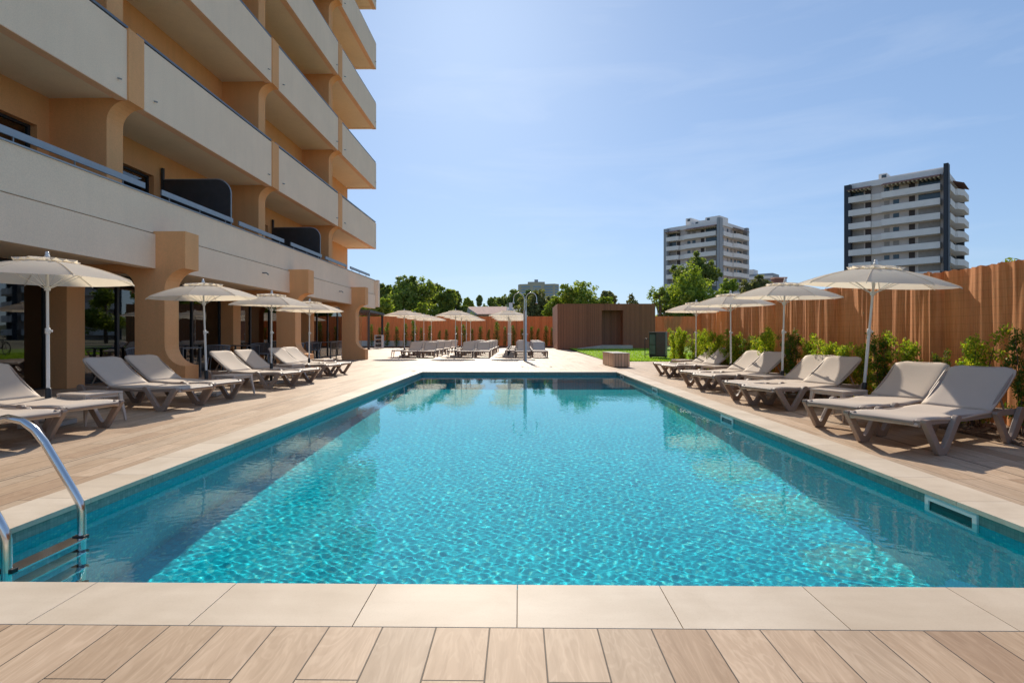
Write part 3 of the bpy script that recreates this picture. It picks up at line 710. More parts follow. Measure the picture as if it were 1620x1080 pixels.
for i in range(len(b_) - 1): reed_panel(5.62, b_[i], b_[i + 1] + .0, 1.90 + (.0, .006, -.004, .0, .004, -.006, .0, .005)[i], (.12, .12, .12, .12, .12, .12, .12, .12)[i], 11 + i, t)
for y in b_: MB().tube([(5.72, y, 0), (5.72, y, 1.86)], .025, 8).build('post', M['alu'], t, world=True)
def xpanel_fence(name, x0, x1, y, z1, lab, seed, step=2.6):
    t = empty(name, ((x0 + x1) / 2, y, 0), lab, 'fence'); rng = np.random.RandomState(seed)
    k = max(1, int(round((x1 - x0) / step))); w = (x1 - x0) / k
    for i in range(k):
        a, b = x0 + i * w, x0 + (i + 1) * w - .01; n = int((b - a) / .06) + 2; mb = MB(); vs = []
        off = rng.uniform(-.03, .03); zt = z1 + rng.uniform(-.015, .015)
        xs = [a + (b - a) * j / (n - 1) for j in range(n)]
        pr = [off + .012 * math.sin(q * 9 + i) + .01 * rng.randn() for q in xs]
        for s in (0, .03):
            for z in (.0, zt):
                for q, p in zip(xs, pr): vs.append((q, y + p + s, z))
        fs = [(j, j + 1, n + j + 1, n + j) for j in range(n - 1)] + [(2 * n + j, 3 * n + j, 3 * n + j + 1, 2 * n + j + 1) for j in range(n - 1)] + [(n + j, n + j + 1, 3 * n + j + 1, 3 * n + j) for j in range(n - 1)] + [(0, n, 3 * n, 2 * n), (n - 1, 3 * n - 1 - 0, 4 * n - 1, 2 * n - 1)]
        fs[-1] = (n - 1, 2 * n - 1, 4 * n - 1, 3 * n - 1)
        mb.add(vs, fs).build('reed_panel', M['reed'], t, world=True)
        MB().tube([(a, y + .07, 0), (a, y + .07, zt - .05)], .03, 6).build('post', M['alu'], t, world=True)
    return t
xpanel_fence('reed_fence', -16, 15.5, 48.0, 2.66, 'long orange-brown reed fence closing the far end of the terrace', 5)
xpanel_fence('reed_fence', 5.66, 9.0, 17.42, 1.90, 'short reed fence return at the far end of the right fence', 6, 1.7)
t = MB().box(-14.5, -7.6, 46.6, 46.85, 0, .56).build('low_wall', M['white']); tag(t, 'low white wall behind the shrubs below the far fence on the left', 'wall')

# ------------------------------------------------------------------ shrubs and trees
def leaves(mb, rng, centre, rad, n, size, up=.3):
    """n leaf quads spread over an ellipsoid shell/volume"""
    c = Vector(centre)
    for _ in range(n):
        d = Vector((rng.gauss(0, 1), rng.gauss(0, 1), rng.gauss(0, 1))).normalized(); q = rng.random() ** .5
        p = c + Vector((d.x * rad[0], d.y * rad[1], d.z * rad[2])) * q
        a = (d + Vector((rng.uniform(-1, 1), rng.uniform(-1, 1), rng.uniform(-1, 1)))).normalized(); s = size * rng.uniform(.6, 1.3)
        u = a.orthogonal().normalized(); ang = rng.uniform(0, 6.28); w = a.cross(u); u2 = u * math.cos(ang) + w * math.sin(ang); w2 = a.cross(u2)
        mb.add([p - u2 * s, p + w2 * s * .45, p + u2 * s, p - w2 * s * .45], [(0, 1, 2, 3)])

def make_shrub(seed, h, w, mat, nl=800, size=.022, stems=3, dense=1.0):
    rng = random.Random(seed); t = empty('shrub', (0, 0, 0), 'x', 'shrub'); st = MB(); fo = MB()
    for s in range(stems):
        bx, by = rng.uniform(-.05, .05), rng.uniform(-.05, .05); tx, ty = rng.uniform(-w, w) * .6, rng.uniform(-w, w) * .6; hh = h * rng.uniform(.8, 1)
        P = [(bx, by, 0), (bx + tx * .2, by + ty * .2, hh * .35), (bx + tx * .6, by + ty * .6, hh * .7), (bx + tx, by + ty, hh)]
        st.tube(P, [.011, .008, .006, .003], 5)
        k = int(11 * dense)
        for i in range(k):
            q = .12 + .88 * (i + rng.random()) / k; z = hh * q; c = Vector((bx + tx * q, by + ty * q, z)); sp = w * (.75 - .45 * q)
            off = Vector((rng.uniform(-1, 1) * sp, rng.uniform(-1, 1) * sp, rng.uniform(-.03, .05)))
            st.tube([c, c + off], [.004, .002], 4, cap=False)
            leaves(fo, rng, c + off * .8, (w * .33, w * .33, w * .30), int(nl / (stems * k)), size)
    fo.build('foliage', mat, t); st.build('stem', M['bark'], t); return t
kinds = {'bright': make_shrub(1, 1.06, .30, M['gleaf'], 4200, .023, 5), 'full': make_shrub(2, 1.15, .34, M['gleaf'], 5200, .025, 6),
         'dark': make_shrub(3, 1.12, .27, M['gleaf2'], 3800, .022, 5), 'airy': make_shrub(4, 1.22, .25, M['gleaf2'], 2400, .020, 3)}
SH = [(5.25, 4.55, 'dark', 1), (5.27, 5.15, 'airy', 1), (5.22, 5.78, 'airy', 1.0), (5.20, 6.36, 'bright', 1.03), (5.25, 6.95, 'dark', .75), (5.22, 7.45, 'bright', .98), (5.2, 7.95, 'dark', .95), (5.25, 8.45, 'bright', .92), (5.2, 8.95, 'full', .80),
      (5.22, 9.45, 'bright', .95), (5.25, 9.95, 'full', .85), (5.2, 10.5, 'dark', 1.0), (5.24, 11.0, 'airy', .85), (5.2, 11.6, 'full', 1.05), (5.22, 12.2, 'bright', 1.02), (5.25, 12.8, 'dark', .9), (5.2, 13.4, 'full', .95),
      (5.22, 14.0, 'bright', 1.05), (5.24, 14.6, 'full', 1.0), (5.2, 15.2, 'bright', 1.08), (5.22, 15.9, 'full', 1.02), (5.2, 16.6, 'bright', 1.05), (5.1, 17.3, 'full', 1.12), (5.12, 18.0, 'bright', 1.12)]
adj = {'bright': 'yellow-green leafy shrub', 'full': 'full bushy yellow-green shrub', 'dark': 'dark green upright shrub', 'airy': 'thin open-branched green shrub'}
seen = {}
for i, (x, y, k, s) in enumerate(SH):
    o = kinds[k] if k not in seen else copy_tree(kinds[k]); seen[k] = 1
    o.location = (x, y, .012); o.rotation_euler = (0, 0, i * 1.7); o.scale = (s * (.80, .66, .74)[i % 3], s * (.80, .66, .74)[i % 3], s)
    o['label'] = adj[k] + ' before the reed fence, %s in the row from the camera' % ORD[i]; o['group'] = 'shrubs along the right reed fence'
# clipped columns along the far fence
def make_column(seed):
    rng = random.Random(seed); t = empty('columnar_shrub', (0, 0, 0), 'x', 'shrub'); f = MB()
    for i in range(13):
        q = i / 12; z = .15 + 1.45 * q; r = .17 + .12 * math.sin(math.pi * min(1, q * 1.1 + .1))
        leaves(f, rng, (rng.uniform(-.04, .04), rng.uniform(-.04, .04), z), (r, r, .14), 60, .045)
    f.build('foliage', M['hedge'], t); MB().tube([(0, 0, 0), (0, 0, 1.4)], [.02, .008], 5).build('stem', M['bark'], t); return t
c0 = [make_column(21), make_column(22), make_column(23)]; usedc = set()
CX = [587, 600, 612, 627, 641, 654, 666, 680, 695, 706, 722, 734, 747, 760, 773, 786, 799, 812.5, 826, 841, 851, 864, 873]
for i, px in enumerate(CX):
    k = i % 3; o = c0[k] if k not in usedc else copy_tree(c0[k]); usedc.add(k)
    s = (1.12, .95, 1.2, 1.0, 1.15, 1.3, .95, 1.05, .8, .85, 1.02, 1.1, .9, 1.0, .85, 1.25, 1.0, 1.05, .9, 1.0, .9, 1.05, .95)[i] * .98
    o.location = ((px - 821.5) * .05287, 46.0, .09); o.rotation_euler = (0, 0, i); o.scale = (s * (.75 + .25 * (i % 2)), s, s)
    o['label'] = 'slim green shrub before the far fence, %s in the row counted from the left' % ORD[i]; o['group'] = 'slim shrubs along the far fence'

def tree(name, loc, h, rx, mat, lab, seed, lobes=16, n=4200, leaf=.24, trunk=.25, base=.25, open_=0.0, shape='round', ry=None):
    rng = random.Random(seed); t = empty(name, loc, lab, 'tree', 'trees beyond the fences'); ry = ry or rx; f = MB(); w = MB()
    zc = h * (base + 1) / 2; rz = h * (1 - base) / 2
    w.tube([(0, 0, 0), (.1 * rx * .3, 0, h * .3), (.05, .1, h * .62), (0, 0, h * .85)], [trunk, trunk * .8, trunk * .5, .04], 7)
    n = int(n * 1.7); leaf = leaf * 1.12
    for i in range(lobes):
        d = Vector((rng.gauss(0, 1), rng.gauss(0, 1), rng.gauss(0, 1))).normalized(); q = .30 + .58 * rng.random() ** .6
        if i < 2: d = Vector((rng.uniform(-.3, .3), 0, 1)).normalized(); q = .8
        c = Vector((d.x * rx * q, d.y * ry * q, zc + d.z * rz * q * .92)); s = rng.uniform(.32, .50) * (1 - .42 * open_)
        if shape == 'umbrella': c.z = h * .82 + rng.uniform(-.09, .10) * h
        w.tube([(0, 0, h * .35), tuple(Vector((0, 0, h * .35)).lerp(c, .5) + Vector((0, 0, .05 * h))), tuple(c)], [trunk * .45, trunk * .25, .03], 5)
        lr = (rx * s, ry * s, min(rz * s * .95, rx * s))
        k = int(n / lobes); leaves(f, rng, c, lr, k, leaf)
        for _ in range(3):   # small sprigs that break the outline
            e = (c - Vector((0, 0, zc))).normalized(); e = (e + Vector((rng.uniform(-.6, .6), rng.uniform(-.6, .6), rng.uniform(-.3, .7)))).normalized()
            leaves(f, rng, c + Vector((e.x * lr[0], e.y * lr[1], e.z * lr[2])) * 1.15, (lr[0] * .28, lr[1] * .28, lr[2] * .28), max(8, k // 16), leaf * .9)
    f.build('crown', mat, t); w.build('trunk', M['bark'], t); return t
def at(px, Y): return ((px - 821.5) * Y / 870, Y, -.06)
def hz(py, Y): return 1.12 + (529.5 - py) * Y / 870
tree('broadleaf_tree', at(645, 74), hz(442, 74), 3.4, M['tmid'], 'big dense green tree beyond the far fence near the hotel end', 31, 26, 8000, .22)
tree('broadleaf_tree', at(612, 76), hz(455, 76), 2.6, M['tdark'], 'dark green tree touching the hotel end beyond the far fence', 32, 18, 5000, .22)
tree('broadleaf_tree', at(603, 56), hz(480, 56), 2.0, M['tlight'], 'bright yellow-green leafy bush behind the far fence by the pergola', 33, 14, 4200, .16)
tree('broadleaf_tree', at(560, 60), hz(470, 60), 2.4, M['tmid'], 'green tree seen through the pergola behind the hotel end', 53, 14, 3600, .18)
tree('broadleaf_tree', at(686, 82), hz(448, 82), 2.3, M['tdark'], 'open-crowned dark tree second from the hotel beyond the far fence', 34, 16, 3600, .22, open_=.5)
tree('broadleaf_tree', at(701, 78), hz(462, 78), 2.2, M['tmid'], 'mid green tree between the two dark trees beyond the far fence', 35, 18, 4600, .22)
tree('broadleaf_tree', at(719, 92), hz(459, 92), 2.1, M['tdark'], 'dark rounded tree beside the tiled house roof', 36, 18, 4600, .24, base=.1)
tree('broadleaf_tree', at(668, 60), hz(484, 60), 1.5, M['tlight'], 'pale spiky-leaved tree above the first parasol group', 37, 12, 1800, .26, open_=.6)
tree('broadleaf_tree', at(740, 118), hz(472, 118), 1.9, M['tlight'], 'small light green tree left of the tiled house', 38, 10, 2200, .28)
tree('broadleaf_tree', at(758, 135), hz(467, 135), 1.8, M['tdark'], 'small dark round tree behind the tiled roof', 39, 10, 2200, .28)
tree('broadleaf_tree', at(775, 140), hz(472, 140), 2.4, M['tmid'], 'green tree behind the house chimney', 40, 12, 2600, .3)
tree('broadleaf_tree', at(791, 145), hz(470, 145), 2.0, M['tdark'], 'dark tree right of the house chimney', 41, 10, 2400, .3)
tree('broadleaf_tree', at(812, 150), hz(466, 150), 4.2, M['tdark'], 'broad dark tree left of the shower post', 42, 16, 4200, .32)
tree('broadleaf_tree', at(846, 96), hz(468, 96), 3.6, M['tolive'], 'grey-olive tree right behind the shower post', 43, 18, 5000, .24, base=.1)
tree('broadleaf_tree', at(838, 160), hz(463, 160), 3.6, M['tdark'], 'dark tree below the distant round block', 44, 12, 3000, .34)
tree('broadleaf_tree', at(912, 60), hz(455, 60), 3.2, M['tlight'], 'wide bright green tree over the left half of the pavilion', 45, 26, 8500, .17, base=.15)
tree('broadleaf_tree', at(880, 62), hz(474, 62), 1.9, M['tlight'], 'bright green tree left of the pavilion corner', 46, 14, 3600, .17, base=.1)
tree('broadleaf_tree', at(955, 58), hz(474, 58), 1.7, M['tlight'], 'low yellow-green tree over the middle of the pavilion', 47, 14, 2600, .16, base=.2)
tree('pine_tree', at(963, 190), hz(461, 190), 3.0, M['tolive'], 'distant stone pine standing over the pavilion roof', 48, 10, 1800, .36, shape='umbrella')
tree('broadleaf_tree', at(1005, 54), hz(464, 54), 1.9, M['tolive'], 'sparse twiggy tree over the right end of the pavilion', 49, 16, 600, .12, open_=1.2, trunk=.10)
tree('broadleaf_tree', at(1042, 52), hz(452, 52), 1.5, M['tmid'], 'thin open tree left of the pale grey tower', 50, 14, 800, .12, open_=1.0, trunk=.12)
tree('pine_tree', at(1100, 70), hz(411, 70), 2.7, M['tdark'], 'tall dark pine before the nearer-centre tower', 51, 18, 5200, .2, base=.45)
tree('broadleaf_tree', at(1090, 56), hz(436, 56), 3.0, M['tlight'], 'large yellow-green tree before the pale grey tower', 52, 24, 7600, .16, base=.12)
tree('broadleaf_tree', at(1053, 54), hz(462, 54), 1.5, M['tmid'], 'rounded green tree at the right end of the pavilion', 54, 12, 1500, .15, open_=.5, base=.1)
tree('broadleaf_tree', at(1155, 84), hz(443, 84), 2.2, M['tlight'], 'bright green tree at the right foot of the grey tower', 55, 14, 3200, .22)
tree('broadleaf_tree', at(1192, 90), hz(440, 90), 3.0, M['tolive'], 'olive green tree left of the brick chimney above the parasols', 56, 16, 3400, .24)
tree('broadleaf_tree', (9.2, 10.3, -.06), 2.42, .55, M['tmid'], 'small leafy treetop peeping over the right reed fence', 57, 8, 700, .05, trunk=.05)
tree('broadleaf_tree', at(1250, 70), hz(462, 70), 3.4, M['tmid'], 'green tree hidden behind the right parasols', 58, 12, 2200, .22)

# ------------------------------------------------------------------ the house beyond the fence
t = empty('tiled_house', (-7, 112, 0), 'low house with a pink terracotta roof and a brick chimney beyond the far fence', 'house')
MB().box(-11.6, -2.8, 110, 118, -.05, 5.2).build('wall', M['cream'], t, world=True)
rf = MB().prism([(109.4, 5.2), (114, 6.9), (118.6, 5.2), (118.6, 5.05), (109.4, 5.05)], 'x', -11.9, -2.6).build('roof', M['roof'], t, world=True)
MB().box(-5.8, -4.9, 111.2, 112.2, 5.4, 7.5).build('chimney', M['awning'], rf, world=True)
MB().prism([(-12.9, 5.2), (-10.6, 6.7), (-8.3, 5.2), (-8.3, 5.0), (-12.9, 5.0)], 'y', 108.6, 112.5).build('gable_roof', M['roofg'], t, world=True)
MB().box(-12.4, -8.8, 109.0, 110, -.05, 5.0).build('porch', M['cream'], t, world=True)
for x in (-11.8, -10.0): MB().box(x, x + .9, 108.95, 109.0, 3.4, 4.5).build('window', M['twin'], t, world=True)
t = empty('tiled_house', (-1, 122, 0), 'white house with a grey roof and a small white cupola beside the terracotta roof', 'house')
MB().box(-3.4, 1.2, 120, 128, -.05, 5.4).build('wall', M['tband'], t, world=True)
MB().prism([(119.5, 5.4), (124, 7.2), (128.5, 5.4)], 'x', -3.7, 1.4).build('roof', M['roofg'], t, world=True)
cu = MB().box(-2.3, -1.5, 122.5, 123.3, 6.4, 8.2).build('cupola', M['white'], t, world=True); MB().prism([(-2.5, 8.2), (-1.9, 8.7), (-1.3, 8.2)], 'y', 122.3, 123.5).build('cap', M['roofg'], cu, world=True)
for x in (-2.9, -1.6, -.3): MB().box(x, x + .7, 119.94, 120, 3.9, 4.9).build('window', M['twin'], t, world=True)
bh = MB(); rng = random.Random(77)
for i in range(16): leaves(bh, rng, (rng.uniform(-4.2, 4.2), rng.uniform(-.6, .6), rng.uniform(.6, 3.2)), (1.0, .8, .9), 170, .15)
o = bh.build('hedge', M['tlight']); o.location = (-5.4, 72, 0); tag(o, 'bright green hedge in front of the terracotta-roofed house', 'hedge')

# ------------------------------------------------------------------ apartment towers
def tower(loc, pil, lab, seed, penth):
    t = empty('apartment_tower', loc, lab, 'building', 'apartment towers on the skyline', R(-45)); rng = random.Random(seed)
    S = 18.4; FH = 3.07; TOP = 33.0
    MB().box(-S + .5, -.5, .5, S - .5, 0, 35.6).build('wall', M['twall'], t)
    # pillars: thin slabs running the full height
    for k, (a, b, c, d_, z) in enumerate(((-.30, .50, -1.5, .55, 36.9), (-S - .4, -S + .9, -1.2, .6, 35.9), (-1.0, .9, S - .8, S + .6, 36.2))):
        MB().box(a, b, c, d_, -1, z).build('pillar', pil, t)
    MB().box(-.25, .35, -1.9, -1.501, -1, 36.5).build('pillar', pil, t)
    for f in range(11):
        z1 = TOP - FH * f; z0 = z1 - 1.35; zf = z0 + .05
        for (a, b, dep) in ((-11.4, -.9, 1.25), (-S + .5, -13.5, 1.25), (-13.45, -11.45, .35)):
            bb = MB().box(a, b, -dep, .501, z0, z1).build('balcony', M['tband'], t)
        # right-hand face
        for (a, b, dep) in ((.9, 7.2, .6), (7.25, 16.8, 1.9)):
            MB().prism([(-.501, a), (dep * .55 if dep > 1 else dep, a), (dep, a + (2.0 if dep > 1 else 0)), (dep, b), (-.501, b)], 'z', z0, z1).build('balcony', M['tband'], t)
    zs = [TOP - FH * f for f in range(9)]
    for f, z in enumerate(zs):
        h0, h1 = z + .02, z + 1.55
        for (a, b, m) in ((-4.9, -1.1, 'w'), (-6.6, -5.5, 'd'), (-9.5, -8.4, 's'), (-11.2, -10.2, 's'), (-14.9, -13.7, 'd'), (-17.6, -15.2, 'w')):
            r = rng.random(); mt = M['tdoor'] if m == 'd' else (M['twin'] if (r < .45 or f == 0) else M['tblind'])
            if m == 's': mt = M['twin'] if r < .6 else M['tblind']
            MB().box(a, b, .44, .499, h0 if m != 's' else h0 + .35, h1 if m != 's' else h1 - .25).build('window', mt, t)
            if m == 'w': MB().box(a - .1, a - .02, .30, .499, h0, h1 + .1).build('jamb', M['tband'], t)
        for (a, b) in ((1.4, 3.0), (5.6, 6.4), (8.2, 9.0), (10.8, 12.0), (13.0, 16.4)):
            MB().box(-.499, -.44, a, b, z + .02, z + 1.45).build('window', M['twin'] if rng.random() < .7 else M['tblind'], t)
    # awnings over the top floor, roof edge and roof rooms
    for a, b in ((-11.3, -.9), (-S + .3, -13.6)):
        aw = MB().prism([(-1.9, 34.35), (.4, 35.15), (.4, 35.3), (-1.9, 34.5)], 'x', a, b).build('awning', M['awning'], t); js = MB(); x = a + .3
        while x < b - .2: js.box(x, x + .28, -1.85, .3, 34.15, 34.36); x += .75
        js.build('joists', M['cream2'], aw)
    MB().prism([(1.9, 34.4), (-.4, 35.3), (-.4, 35.45), (1.9, 34.55)], 'y', 9.0, 17.2).build('awning', M['awning'], t)
    MB().box(-S + .2, -.6, .1, .499, 35.0, 36.3).build('roof_edge', M['tband'], t)
    MB().box(-.499, -.1, .6, S - .6, 35.0, 36.2).build('roof_edge', M['tband'], t)
    MB().box(-S + 1, -1, 1.2, S - 1.2, 35.6, 35.9).build('roof', M['roofg'], t)
    for (a, b, z) in penth:
        p = MB().box(a, b, 2.0, 8, 35.9, z).build('roof_room', M['tband'], t); MB().box(a + .6, a + 1.5, 1.94, 1.999, z - 1.0, z - .3).build('window', M['twin'], p)
    return t
tower((90.1, 117.2, 0), M['navy'], 'tall white-balconied apartment tower with dark navy corner pillars on the right skyline', 2, ((-12.6, -11.0, 37.9), (-10.9, -.4, 37.0)))
tower((61.8, 169.8, 0), M['tgrey'], 'white-balconied apartment tower with light grey corner pillars, left of the navy-cornered one', 5, ((-12.6, -10.8, 38.9), (-9.8, -6.0, 37.5), (-5.9, -1.2, 38.2)))
t = empty('apartment_block', (106, 250, 0), 'small stepped grey block peeping out right of the grey-pillared tower', 'building', rz=R(-40))
MB().box(-5, 8, 0, 10, 0, 28.4).build('wall', M['tgrey'], t); MB().box(-5, 0, -.3, 6, 28.402, 30.6).build('roof_room', M['tband'], t)
for z in (20, 23, 26): MB().box(-5, 8, -1.2, -.003, z, z + 1.2).build('balcony', M['tband'], t)
t = empty('brick_chimney', (95, 200, 0), 'stub of red brick masonry just above the right parasols', 'chimney')
MB().box(-2.6, 1.6, 0, 3, 0, 21.4).build('stack', M['awning'], t); MB().box(-2.8, 1.8, -.2, 3.2, 21.402, 21.9).build('cap', M['roof'], t)

# distant round-fronted block
t = empty('distant_block', (30, 900, 0), 'distant tan block with rows of blue windows rising behind the shower', 'building')
pts = [(-32, 14), (-29, 2), (-10, -4), (8, 0), (27, -6), (35, 2), (35, 18), (-32, 18)]
MB().prism(pts, 'z', 0, 84).build('wall', M['ftan'], t)
for k in range(12):
    z = 80.5 - 4.6 * k; st2 = MB()
    for (a, b) in (((-29, 2), (-10, -4)), ((-10, -4), (8, 0)), ((8, 0), (27, -6)), ((27, -6), (35, 2))):
        a, b = Vector((*a, 0)), Vector((*b, 0)); dr = (b - a).normalized(); nn = Vector((dr.y, -dr.x, 0)); L_ = (b - a).length
        p, q = a + dr * L_ * .14, a + dr * L_ * .86
        st2.add([tuple(p + nn * .3) [:2] + (z - 2.1,), tuple(q + nn * .3)[:2] + (z - 2.1,), tuple(q + nn * .3)[:2] + (z,), tuple(p + nn * .3)[:2] + (z,), tuple(p - nn * .3)[:2] + (z - 2.1,), tuple(q - nn * .3)[:2] + (z - 2.1,), tuple(q - nn * .3)[:2] + (z,), tuple(p - nn * .3)[:2] + (z,)],
                [(0, 1, 2, 3), (4, 7, 6, 5), (0, 4, 5, 1), (3, 2, 6, 7), (0, 3, 7, 4), (1, 5, 6, 2)])
    st2.build('window_row', M['fblue'], t)
MB().box(-16, 12, 4, 16, 84.002, 88).build('roof_room', M['ftan'], t); MB().box(-5, 1, 6, 12, 88.002, 92).build('plant_room', M['tgrey'], t)
hl = MB(); n_ = 60
for j, (yy_, am) in enumerate(((520, 0), (700, 1), (1100, 1), (1500, 0))):
    for i in range(n_ + 1): hl.v.append((-1400 + 2800 * i / n_, yy_, -.1 + am * (9 + 7 * math.sin(i * .35) + 4 * math.sin(i * .9 + j))))
for j in range(3):
    for i in range(n_): hl.f.append((j * (n_ + 1) + i, j * (n_ + 1) + i + 1, (j + 1) * (n_ + 1) + i + 1, (j + 1) * (n_ + 1) + i)); hl.sm.append(True)
tag(hl.build('hill', M['tolive']), kind='structure')

# ------------------------------------------------------------------ hotel
H = empty('hotel_building', (-7.7, 14, 0), 'long orange and grey stucco hotel with stacked balconies and a rounded arcade', 'building')
def hp(name, mb, mat, parent=None, bevel=0):
    """a hotel part, given in world coordinates"""
    p = parent or H; off = Vector((-7.7, 14, 0))
    q = MB(); q.v = [(a - off.x, b - off.y, c - off.z) for a, b, c in mb.v]; q.f = mb.f; q.sm = mb.sm
    o = q.build(name, mat, p, bevel=bevel); return o
COLY = [-1.9, 4.4, 10.7, 17.0, 23.3]; TH = .45; YEND = 29.5; YST = -2.0; NF = 6
def arc(cx, cz, r, a0, a1, n=7): return [(cx + r * math.cos(R(a0 + (a1 - a0) * i / n)), cz + r * math.sin(R(a0 + (a1 - a0) * i / n))) for i in range(n + 1)]
XB, XW = -7.70, -9.25
PB, PT = 5.66, 7.04; FHH = 3.22
for y in COLY:
    # ground floor fin: block at the top, waist, flared foot, rounded opening and inner pier
    P = [(-6.55, 0), (-6.55, .45)] + arc(-6.55, .86, .41, 270, 180) + [(-6.96, 1.98)] + arc(-6.55, 1.95, .41, 180, 90)[1:] + [(-6.55, 3.09), (-7.18, 3.09), (-7.18, 2.44), (-9.299, 2.44), (-9.299, 0), (-8.90, 0), (-8.90, 1.95)] + arc(-8.55, 1.96, .35, 180, 90) + arc(-7.90, 1.96, .35, 90, 0) + [(-7.55, 0)]
    hp('column', MB().prism(P, 'y', y, y + TH), M['orange'])
    # upper fin with a quarter round under every balcony front
    Q = [(XW - .05, 2.95), (-8.11, 2.95)]
    for k in range(NF):
        pb, pt = PB + FHH * k, PT + .04 + FHH * k
        Q += arc(-8.11 + .40, pb - .40, .40, 180, 90) + [(XB + .03, pb), (XB + .03, pt), (-8.11, pt)]
    Q += [(-8.11, PT + FHH * (NF - 1) + 1.3), (XW - .05, PT + FHH * (NF - 1) + 1.3)]
    hp('upper_fin', MB().prism(Q, 'y', y + .0015, y + TH - .0015), M['orange'])
# spans between the fins
spans = [(COLY[i] + TH, COLY[i + 1] if i + 1 < len(COLY) else YEND) for i in range(len(COLY))]
hp('lower_beam', MB().box(-7.175, -7.14, YST, 27.2, 2.36, 3.03), M['grey'])
for (a, b) in spans: hp('beam', MB().box(-7.40, -7.142, a + .002, min(b, 27.2) - .002, 2.362, 3.028), M['grey'])
hp('terrace_parapet', MB().box(-7.42, -7.195, YST, 27.2, 3.062, 3.77), M['grey'])
hp('terrace_groove', MB().box(-7.42, -7.26, YST, 27.2, 3.031, 3.0615), M['grey'])
hp('terrace_coping', MB().box(-7.45, -7.175, YST, 27.22, 3.771, 3.795), M['alu2'])
hp('terrace_slab', MB().box(-9.3, -7.421, YST, 27.2, 2.70, 2.94), M['soffit'])
hp('arcade_soffit', MB().box(-9.3, -7.402, YST, 27.2, 2.445, 2.55), M['soffit'])
hp('terrace_end', MB().box(-9.3, -7.0, 27.205, 27.5, 2.45, 3.78), M['grey'])
# brackets / balconies
for k in range(NF):
    pb, pt = PB + FHH * k, PT + FHH * k; last = k == NF - 1
    hp('balcony_slab', MB().box(XW, XB - .2, YST, YEND, pb + .05, pb + .24), M['soffit'])
    for i, (a, b) in enumerate(spans):
        hp('balcony_front', MB().box(XB - .20, XB, a + .003, b - .003, pb + .012, pt), M['grey'])
        hp('balcony_underside', MB().box(XB - .20, XB - .002, a + .003, b - .003, pb, pb + .0115), M['edge'])
        rl = hp('handrail', MB().box(XB - .12, XB - .05, a - .1, b + .1, pt + .075, pt + .125), M['alu'])
        ps = MB(); y = a + .5
        while y < b: ps.box(XB - .10, XB - .07, y, y + .03, pt, pt + .075); y += 1.2
        hp('rail_posts', ps, M['alu'], rl)
        if k < NF - 1:
            for yy_ in (a + .35, b - .25): hp('water_spout', MB().tube([(XB, yy_, pb + .32), (XB + .07, yy_, pb + .30)], .017, 8), M['alu2'])
    hp('balcony_end', MB().box(XW, XB - .201, YEND - .18, YEND - .001, pb + .012, pt), M['grey'])
# terrace rail in separate lengths with thin posts
for a, b in ((YST, 2.0), (2.4, 7.5), (7.6, 10.65), (11.15, 13.95), (14.25, 17.0), (17.5, 20.25), (20.65, 23.2), (23.7, 26.8)):
    rl = hp('terrace_rail', MB().box(-7.335, -7.305, a, b, 3.915, 4.025), M['alu2']); ps = MB(); y = a + .25
    while y < b: ps.box(-7.33, -7.31, y, y + .012, 3.795, 3.915); y += 1.1
    hp('rail_posts', ps, M['alu2'], rl)
# dark dividing screens with one rounded corner
for y in (1.4, 14.05, 20.4):
    P = [(-9.2, 2.96), (-7.43, 2.96), (-7.43, 4.65)] + arc(-7.80, 4.68, .37, 0, 90) + [(-9.2, 5.05)]
    s_ = hp('divider_screen', MB().prism(P, 'y', y, y + .035), M['screen'])
    ed = [( -7.425, y + .0175, 2.96), (-7.425, y + .0175, 4.65)] + [(a, y + .0175, z + .005) for a, z in arc(-7.80, 4.68, .375, 0, 90)] + [(-9.2, y + .0175, 5.055)]
    hp('edge_trim', MB().tube(ed, .018, 6), M['alu2'], s_); hp('post', MB().box(-9.22, -9.17, y - .02, y + .055, 2.96, 5.35), M['frame'], s_)
# back walls with door openings on each floor (a door ends .30 m before every fin and every mid-bay)
for k in range(NF):
    zf = (2.945 if k == 0 else PB + FHH * (k - 1) + .245); zt = PB + .05 + FHH * k; dh = 2.13
    w = MB(); x0, x1 = XW - .22, XW
    edges = []
    for c in COLY:
        edges += [(c - .27 - 2.1, c - .27), (c + TH + 2.66 - 2.1, c + TH + 2.66)]
    edges = [e for e in edges if e[0] > YST + .1]; y = YST
    for (a, b) in edges:
        w.box(x0, x1, y, a, zf, zt); w.box(x0, x1, a, b, zf + dh, zt); y = b
    w.box(x0, x1, y, YEND, zf, zt)
    hp('upper_wall', w, M['orange'])
    for (a, b) in edges:
        fr = MB(); q = .05; xa, xb = x0 + .03, x0 + .09
        fr.box(xa, xb, a, a + q, zf, zf + dh).box(xa, xb, b - q, b, zf, zf + dh).box(xa, xb, a + q, b - q, zf + dh - q, zf + dh).box(xa, xb, (a + b) / 2 - q / 2, (a + b) / 2 + q / 2, zf, zf + dh - q).box(xa, xb, a + q, (a + b) / 2 - q / 2, zf, zf + q).box(xa, xb, (a + b) / 2 + q / 2, b - q, zf, zf + q)
        f_ = hp('balcony_door', fr, M['frame'])
        hp('pane', MB().box(xa + .02, xa + .03, a + q, b - q, zf + q, zf + dh - q), M['glass'], f_)
        cu = []; n = 40
        for i in range(n + 1): yy_ = a + .02 + (b - a - .04) * i / n; cu.append((x0 - .10 + .025 * math.sin(i * 1.9), yy_))
        c_ = MB(); c_.v = [(x, y_, z) for z in (zf, zf + dh + .05) for x, y_ in cu]; c_.f = [(i, i + 1, n + 2 + i, n + 1 + i) for i in range(n)]; c_.sm = [True] * n
        hp('curtain', c_, M['curtain'], f_)
